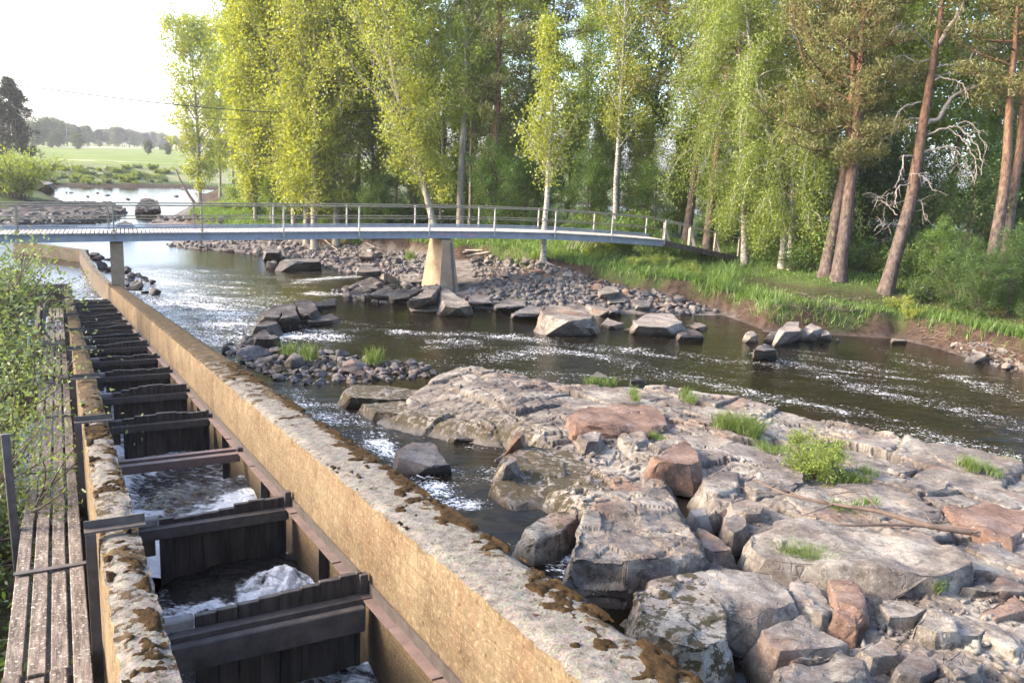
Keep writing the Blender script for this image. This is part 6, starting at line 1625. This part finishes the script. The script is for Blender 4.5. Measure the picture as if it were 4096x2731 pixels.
# --- far bank: low shrubs, garden trees, treeline
s, f = mk_bush(58, 2.2, 2.6, 22, 1500, .42, 'birch_leaf', .6); s2, f2 = mk_bush(59, 2.2, 2.2, 20, 1400, .42, 'willow_leaf', .6)
for k in range(120):
    px = rt.uniform(-20, 720); py = rt.uniform(672, 738) + (8 if px < 200 else 0)
    q = HIT(px, py); a = rt.random() < .5
    bush('shrub', 'low grey green shrub on the far river bank', (q[0], q[1], q[2] - .2), s if a else s2, f if a else f2, 'low shrubs on the far bank', rot=rt.uniform(0, 6), sc=rt.uniform(.22, .6))
FT = []
for i in range(3):
    tr = np.array([[0, 0, 0], [.2, 0, 6], [0, 0, 13 + i]])
    tm, lm = tree_meshes(61 + i, tr, .2, ('aspen', 'pine', 'bush')[i], 34, (.2, .35, .1)[i], (3.0, 3.0, 3.6)[i], 2600, .7, prof=(P_ASP, P_CONE, P_DOME)[i], spread=.6)
    tm.materials.append(M['pine_bark']); lm.materials.append(M[('far_leaf', 'spruce_needle', 'far_leaf')[i]]); FT.append((tm, lm))
def far_tree(px, py, z, k, sc, label, group, name='distant_tree'):
    q = W(px, py, z); t = thing(name, label, 'tree', (q[0], q[1], z - .3), group); t.rotation_euler = (0, 0, rt.uniform(0, 6)); t.scale = (sc * rt.uniform(1.3, 1.8), sc * 1.5, sc)
    link('trunk', FT[k][0], None, t); link('crown', FT[k][1], None, t)
for k in range(130):
    px = 80 + k * 8.6 + rt.uniform(-9, 9)
    far_tree(px, np.interp(px, [60, 400, 700, 1300], [577, 584, 592, 618]) + rt.uniform(-2, 4), 3.35, rt.choice([0, 1, 1, 2, 1]), rt.uniform(.62, .95), 'hazy tree in the long distant treeline beyond the field', 'trees of the distant treeline')
for px, py, sc, lab in ((145, 588, .62, 'round dark garden tree beyond the field left of the treeline'), (232, 592, .42, 'small umbrella shaped tree on the far field edge'), (205, 592, .28, 'small round bush left of the umbrella shaped tree'), (195, 585, .95, 'pale green birch clump beyond the field'), (312, 600, .4, 'little bright green tree standing in the field edge'), (400, 588, .42, 'light green tree before the treeline by the road')):
    far_tree(px, py, 3.2, 2 if sc < .9 else 0, sc, lab, None)
for px, py, sc in ((594, 622, .4), (643, 604, .32), (672, 625, .36), (902, 640, .4)):
    far_tree(px, py, 2.9, 0, sc, 'thin white stemmed birch on the far field verge', 'birches on the field verge')

# --- grass: blades
def blades(Pn, hgt, wid, rng, lean=.35):
    n = len(Pn); az = rng.uniform(0, 6.28, n); h = hgt * (.25 + .95 * rng.random(n) ** .8) if np.isscalar(hgt) else hgt * rng.uniform(.6, 1.15, n)
    sd_ = np.stack([np.cos(az), np.sin(az), np.zeros(n)], 1) * (wid * rng.uniform(.7, 1.3, n))[:, None] * .5
    l = rng.normal(size=(n, 2)) * lean; tip = Pn + np.stack([l[:, 0] * h, l[:, 1] * h, h], 1)
    mid = Pn + np.stack([l[:, 0] * h * .3, l[:, 1] * h * .3, h * .6], 1)
    V = np.stack([Pn - sd_, Pn + sd_, mid + sd_ * .6, tip, mid - sd_ * .6], 1).reshape(-1, 3)
    i = np.arange(n) * 5
    F4 = np.stack([i, i + 1, i + 2, i + 4], 1); F3 = np.stack([i + 4, i + 2, i + 3, i + 3], 1)
    tri = np.concatenate([np.stack([i, i + 1, i + 2], 1), np.stack([i, i + 2, i + 4], 1), np.stack([i + 4, i + 2, i + 3], 1)])
    return V, tri
rng = np.random.default_rng(9)
n = 420000
X = rng.uniform(-40, 34, n); Y = rng.uniform(28, 84, n)
sd = poly_sd(X, Y, FOREST)
beach = np.interp(X, [-40, -20, -8, 2, 8, 11, 60], [3.0, 4.5, 6.5, 7.0, 3.4, 0.5, 0.6])
nz = fbm(X * .45, Y * .45, 81, 4)
path = np.exp(-((sd - beach - 4.0) / 1.3) ** 2) * (X > 12)
keep = (sd > beach + .55 + .8 * nz) & (sd < beach + 16) & (rng.uniform(0, 1, n) < np.clip(.95 - .03 * (sd - beach) - .75 * path, .15, 1))
X, Y, sd, beach, path = X[keep], Y[keep], sd[keep], beach[keep], path[keep]
hg = (.34 + .6 * sstep(-.3, .5, fbm(X * .5, Y * .5, 82, 3))) * np.where(X > 8, 1.0, .75) * np.where(X > 12, .55, 1.0) * (1 - .6 * path)
ne = 60000
Xe = rng.uniform(-20, 34, ne); Ye = rng.uniform(26, 75, ne); se = poly_sd(Xe, Ye, FOREST)
be = np.interp(Xe, [-40, -20, -8, 2, 8, 11, 60], [3.0, 4.5, 6.5, 7.0, 3.4, 0.5, 0.6])
ke = (se > be + .35) & (se < be + 1.7) & (fbm(Xe * .3, Ye * .3, 84, 3) > -.22)
Xe, Ye = Xe[ke], Ye[ke]
X = np.concatenate([X, Xe]); Y = np.concatenate([Y, Ye]); hg = np.concatenate([hg, np.full(len(Xe), .62)])
V, Tr = blades(np.stack([X, Y, land_z(X, Y) - .03], 1), hg, .045, rng, .45)
tag(link('grass', npmesh('grass', V, Tr), M['dry_grass']), 'tall lush green grass along the wooded river bank', 'grass', kind='stuff')

# --- tufts and the shrub growing on the bedrock
def tuft(label, spots, n, hgt, spread, seed, wid=.012, mat='grass'):
    rng = np.random.default_rng(seed); Ps = []
    for px, py in spots:
        p = RK(px, py, -.02); Ps.append(p)
    c = np.mean(Ps, 0); B_ = []
    for p in Ps:
        q = np.repeat(p[None], n, 0); q[:, :2] += rng.normal(size=(n, 2)) * spread; B_.append(q)
    B_ = np.concatenate(B_)
    B_[:, 2] = np.maximum(bed_z(B_[:, 0], B_[:, 1]), water_z(B_[:, 0], B_[:, 1])) + .06
    V, Tr = blades(B_ - c, hgt * 1.25, wid, rng, .6)
    return tag(link('grass_tuft', npmesh('grass_tuft', V, Tr), M[mat], None, tuple(c)), label, 'grass tuft', 'grass tufts on the bedrock')
tuft('broad tall grass tuft on the rocks left of the leafy shrub', [(2890, 1725), (2940, 1735), (2985, 1740), (3010, 1750)], 330, .34, .12, 1)
tuft('bright grass tuft in the hollow below the largest slab', [(3140, 2260), (3200, 2275), (3250, 2290), (3290, 2310)], 330, .26, .1, 2)
tuft('short grass cushion left of the tuft below the largest slab', [(3085, 2245), (3110, 2240)], 160, .14, .07, 3)
tuft('bright grass patch at the foot of the leafy shrub', [(3350, 1925), (3400, 1925), (3450, 1925)], 260, .16, .13, 4)
tuft('small round grass tuft on the pale shelf at the right', [(3862, 1885), (3880, 1900)], 200, .2, .08, 5)
tuft('bright grass mat on the far left corner of the bedrock', [(1800, 1452), (1830, 1446), (1865, 1450)], 260, .16, .14, 6, .02)
tuft('thin grass sprig on the far edge of the bedrock by the dark stream', [(2365, 1545), (2400, 1545), (2440, 1540)], 110, .22, .1, 7, .02)
tuft('sparse grass in the rubble crack behind the ledge', [(2530, 1590), (2540, 1610)], 120, .22, .06, 8)
tuft('grass tuft in the rubble right behind the red brown ledge', [(2740, 1600), (2760, 1615)], 160, .22, .08, 9)
tuft('low grass between the stones left of the shrub', [(3060, 1800), (3100, 1815), (3140, 1810)], 150, .15, .1, 10)
tuft('grass along the crack under the fallen branch', [(3340, 2055), (3400, 2060), (3470, 2050)], 120, .13, .08, 11)
tuft('little lone grass sprout at the right of the largest slab', [(3740, 2395), (3755, 2385)], 70, .16, .035, 12)
tuft('dry grass fringe along the stream edge at the right', [(3990, 1842), (4020, 1846), (4050, 1852)], 130, .16, .14, 13)
tuft('grass sprout between stones below the ledge', [(2610, 1750), (2640, 1760)], 80, .14, .05, 14)
tuft('grass in the joint right of the little round tuft', [(3930, 1900), (3955, 1910), (3975, 1920)], 90, .14, .08, 15)
def stone_tuft(label, px, py, z, n, hgt, seed):
    rng = np.random.default_rng(seed); c = W(px, py, z); B_ = np.zeros((n, 3)); B_[:, :2] = rng.normal(size=(n, 2)) * .18
    V, Tr = blades(B_, hgt, .03, rng, .35)
    tag(link('grass_tuft', npmesh('grass_tuft', V, Tr), M['grass'], None, tuple(c)), label, 'grass tuft', 'grass tufts between river stones')
for k, (l, x, y, z, h) in enumerate((('grass tuft on the left of the stony bar', 1155, 1415, .3, .5), ('taller grass tuft in the middle of the stony bar', 1232, 1432, .3, .6), ('grass tuft at the right end of the stony bar', 1492, 1450, .3, .6), ('green weed tuft between pools right of the pier', 2145, 1175, .5, .6),
                                     ('second weed tuft between pools right of the pier', 2205, 1180, .5, .5), ('weed tuft on the beach at the foot of the bank', 1640, 1035, .9, .7), ('small sprout beside the pier foot', 1882, 1112, .6, .6), ('grass blade tuft on the smooth slab by the pier', 2080, 1230, .5, .5))):
    stone_tuft(l, x, y, z, 120, h, 60 + k)
s, f = mk_bush(71, .4, .82, 30, 5200, .055, 'green_leaf', .5)
p = RK(3265, 1895, .0); bush('shrub', 'leafy green shrub growing out of the bedrock', tuple(p), s, f)
s, f = mk_bush(72, .25, .5, 12, 700, .055, 'green_leaf', .5)
p = RK(3195, 1770, .0); bush('shrub', 'small leafy sprig behind the shrub on the bedrock', tuple(p), s, f)

# --- fallen branch, roots, drift wood
def branch(name, label, lines, cat, mat='dead_wood', fn=None, nsmooth=2):
    fn = fn or (lambda x, y, h: RK(x, y, h))
    tb = []; o0 = None
    for l, r0, r1 in lines:
        q = np.array([fn(*p) for p in l])
        if o0 is None: o0 = q[0].copy()
        u = np.linspace(0, len(q) - 1, len(q) * 4); q = np.stack([np.interp(u, np.arange(len(q)), q[:, j]) for j in range(3)], 1)
        for _ in range(nsmooth): q[1:-1] = (q[:-2] + 2 * q[1:-1] + q[2:]) / 4
        tb.append((q - o0, np.linspace(r0, r1, len(q)) * (1.0 if name == 'fallen_branch' else 1)))
    return tag(link(name, tubes_mesh(name, tb, 8), M[mat], None, tuple(o0)), label, cat)
Bp = lambda x, y, h: (*B(x, y), h + .10)
branch('fallen_branch', 'long bare fallen branch with a splintered pale end, lying across the slabs',
       [([Bp(1670, 735, .30), Bp(1530, 715, .31), Bp(1400, 695, .32), Bp(1290, 665, .32), Bp(1150, 620, .31), Bp(1000, 595, .3), Bp(860, 575, .28), Bp(720, 545, .27), Bp(610, 520, .26), Bp(520, 480, .24), Bp(430, 440, .22)], .055, .012),
        ([Bp(1420, 700, .3), Bp(1270, 690, .3), Bp(1100, 690, .29), Bp(940, 695, .28), Bp(840, 660, .27), Bp(730, 635, .25)], .03, .012),
        ([Bp(860, 575, .28), Bp(810, 550, .34), Bp(775, 490, .42)], .016, .008), ([Bp(1130, 605, .3), Bp(1080, 550, .42), Bp(1040, 475, .55)], .02, .012), ([Bp(720, 545, .27), Bp(660, 515, .27), Bp(605, 490, .3)], .018, .008),
        ([Bp(600, 520, .26), Bp(450, 510, .24), Bp(360, 480, .22)], .012, .006), ([Bp(900, 570, .29), Bp(780, 615, .25), Bp(700, 640, .22)], .012, .006), ([Bp(1420, 680, .32), Bp(1380, 610, .4), Bp(1330, 570, .45)], .01, .005),
        ([Bp(870, 525, .26), Bp(950, 510, .26), Bp(1040, 505, .28)], .008, .006),
        ([Bp(1640, 735, .30), Bp(1690, 755, .26)], .03, .02), ([Bp(1640, 725, .32), Bp(1700, 735, .33)], .025, .012), ([Bp(1650, 740, .33), Bp(1690, 725, .36)], .022, .01)], 'branch', 'root_wood')
rr2 = np.random.default_rng(3)
def roots(label, px0, px1, n, seed, length=(120, 260)):
    rng = np.random.default_rng(seed); lines = []
    for k in range(n):
        x = rng.uniform(px0, px1); y = np.interp(x, [2900, 3200, 3450, 3700, 4100], [1270, 1180, 1215, 1300, 1420]) + rng.uniform(-10, 40)
        L_ = rng.uniform(*length); a = rng.uniform(-.3, .9); dirx = rng.choice([-1, 1])
        l = [(x + dirx * L_ * u * cos(a), y + L_ * u * sin(a) * .55 + rng.normal() * 6, -.05) for u in np.linspace(0, 1, 5)]
        lines.append((l, rng.uniform(.008, .026), .005))
    def fn(x, y, h):
        p = HIT(x, y, .03 + rng.uniform(0, .1)); return p
    return branch('bare_roots', label, lines, 'roots', 'root_wood', fn)
roots('tangle of bare roots hanging from the eroded bank under the leaning pine', 3150, 3460, 46, 1)
roots('fan of thin dead roots on the brown bank at the right', 3680, 4000, 40, 2, (80, 190))
roots('few bare roots at the left of the eroded right bank', 2950, 3060, 14, 3, (60, 140))
def dw(x, y, h): return HIT(x, y, h)
branch('driftwood', 'bleached driftwood log on the bank right of the tall pier', [([(1865, 1030, .25), (1900, 1018, .3), (1955, 1008, .3)], .1, .05), ([(1850, 1010, .3), (1890, 1002, .35), (1915, 1004, .3)], .06, .03), ([(1860, 1000, .25), (1930, 1000, .25)], .04, .03)], 'driftwood', 'dead_wood', dw)
branch('driftwood', 'bent pale driftwood branch on the beach below the bank', [([(1470, 998, .3), (1500, 990, .35), (1545, 980, .3), (1557, 979, .3)], .07, .03), ([(1300, 960, .2), (1330, 985, .3), (1350, 1000, .2)], .05, .03), ([(1440, 955, .3), (1490, 985, .4), (1520, 995, .3)], .04, .02)], 'driftwood', 'dead_wood', dw)
branch('bare_roots', 'roots of the young aspen spreading over the stones', [([(2172, 1040, .15), (2150, 1050, .12), (2130, 1062, .1)], .08, .02), ([(2175, 1042, .15), (2205, 1060, .12), (2245, 1070, .1)], .09, .03), ([(2174, 1042, .15), (2185, 1060, .1), (2190, 1072, .1)], .06, .02)], 'roots', 'dead_wood', dw)
branch('dead_twigs', 'grey dead twigs sticking out of the bank grass below the bridge', [([(2270 + 12 * k, 1000, .0), (2280 + 14 * k, 975 - 5 * (k % 4), .5), (2300 + 10 * k, 950 + 8 * (k % 3), .8)], .03, .01) for k in range(9)], 'twigs', 'dead_wood', dw)
b = W(725, 752, .4); dd = depth(W(775, 808, .5))
branch('dead_snag', 'dark dead snag leaning over the water left of the outermost aspen', [([(778, 812, 0), (755, 780, 0), (735, 745, 0), (718, 715, 0), (705, 680, 0)], .22, .06), ([(735, 745, 0), (700, 740, 0), (680, 760, 0)], .05, .02)], 'snag', 'root_wood', lambda x, y, h: AT(x, y, dd))

# --- pole, wires, mast
v = ray(1761, 880); pb = v * 62; pb[2] += CAM_Z; pt = AT(1776, 412, 62)
m = MB(); m.tube([pb, pt], [.14, .1], 10); tag(m.build('utility_pole', M['pole_wood'], None, tuple(pb), smooth=True), 'plain grey utility pole standing in the wood behind the bridge', 'pole')
def wire(label, pts, r):
    P = np.array([AT(*p) for p in pts]); m = MB()
    u = np.linspace(0, len(P) - 1, 60); q = np.stack([np.interp(u, np.arange(len(P)), P[:, j]) for j in range(3)], 1)
    for _ in range(30): q[1:-1] = (q[:-2] + q[2:]) / 2
    m.tube(q, r, 5); tag(m.build('overhead_wire', M['cable'], None, tuple(q[0]), smooth=True), label, 'wire')
wire('thick black overhead cable sagging from the pole to the left', [(1776, 424, 62), (1500, 450, 61.5), (1200, 458, 61), (1000, 446, 60.5), (700, 423, 60), (350, 379, 59), (60, 341, 58), (-200, 303, 57)], .034)
wire('thin overhead wire just below the thick cable', [(1775, 448, 62), (1550, 476, 61.5), (1300, 488, 61), (1000, 486, 60.5), (700, 470, 60), (400, 440, 59), (-100, 380, 57)], .017)
mb_ = MB(); q = W(268, 586, 3.4); qt = AT(264, 416, depth(q)); mb_.tube([q, qt], .11, 6); m2 = AT(256, 417, depth(q)); m3 = AT(273, 417, depth(q)); mb_.bar(m2, m3, .2, .25)
tag(mb_.build('light_mast', simple('pale_mast', (.3, .3, .3), .6, .05, 3, 0), None, tuple(q)), 'thin pale mast rising above the distant treeline', 'mast')

# --- moss mat on the near river wall and in patches on the narrow wall
def moss_mat(name, label, s0, s1, w0, w1, bias):
    S, Wd = np.meshgrid(np.arange(s0, s1, .016), np.arange(w0, w1, .011))
    n = .62 * fbm(S * 4.6, Wd * 7, 121, 4) + .38 * fbm(S * 17, Wd * 20, 122, 3) + bias(S, Wd)
    m = sstep(.0, .16, n)
    dz = -.012 + .022 * m + .007 * m * fbm(S * 45, Wd * 45, 123, 3)
    P = np.stack([DV[0] * S + NV[0] * Wd, DV[1] * S + NV[1] * Wd, 5.64 - .1084 * S + dz], -1)
    nx = S.shape[1]; i = (np.arange(nx - 1)[None] + nx * np.arange(S.shape[0] - 1)[:, None]).ravel()
    Fs = np.stack([i, i + 1, i + nx + 1, i + nx], -1); Fs = Fs[(m.ravel()[Fs] > .02).any(1)]
    u, inv = np.unique(Fs, return_inverse=True)
    tag(link(name, npmesh(name, P.reshape(-1, 3)[u], inv.reshape(Fs.shape), True), M['moss']), label, 'moss', kind='stuff')
moss_mat('moss', 'brown moss patches along the outer edge of the river wall', .5, 13, 1.89, 2.325, lambda S, w: -.27 + .42 * sstep(2.02, 2.31, w))
moss_mat('moss', 'brown moss patches on top of the narrow wall beside the walkway', .6, 11, .135, .355, lambda S, w: -.17 + .08 * sstep(5, 9, S))

# ================================================================== haze
hz = MB(); hz.box((-1290, -58, -2.6), (890, 1290, 70))
hm = bpy.data.materials.new('haze'); hm.use_nodes = True; hm.node_tree.nodes.clear()
ho = nd(hm.node_tree, 'OutputMaterial'); pv = nd(hm.node_tree, 'VolumePrincipled', None, {'Color': (0.92, 0.95, 1.0, 1), 'Density': 0.00024, 'Anisotropy': 0.3})
hm.node_tree.links.new(pv.outputs[0], ho.inputs['Volume'])
tag(hz.build('haze', hm, None, (0, 0, 0)), 'faint pale haze in the air over the river valley', 'haze', kind='stuff')
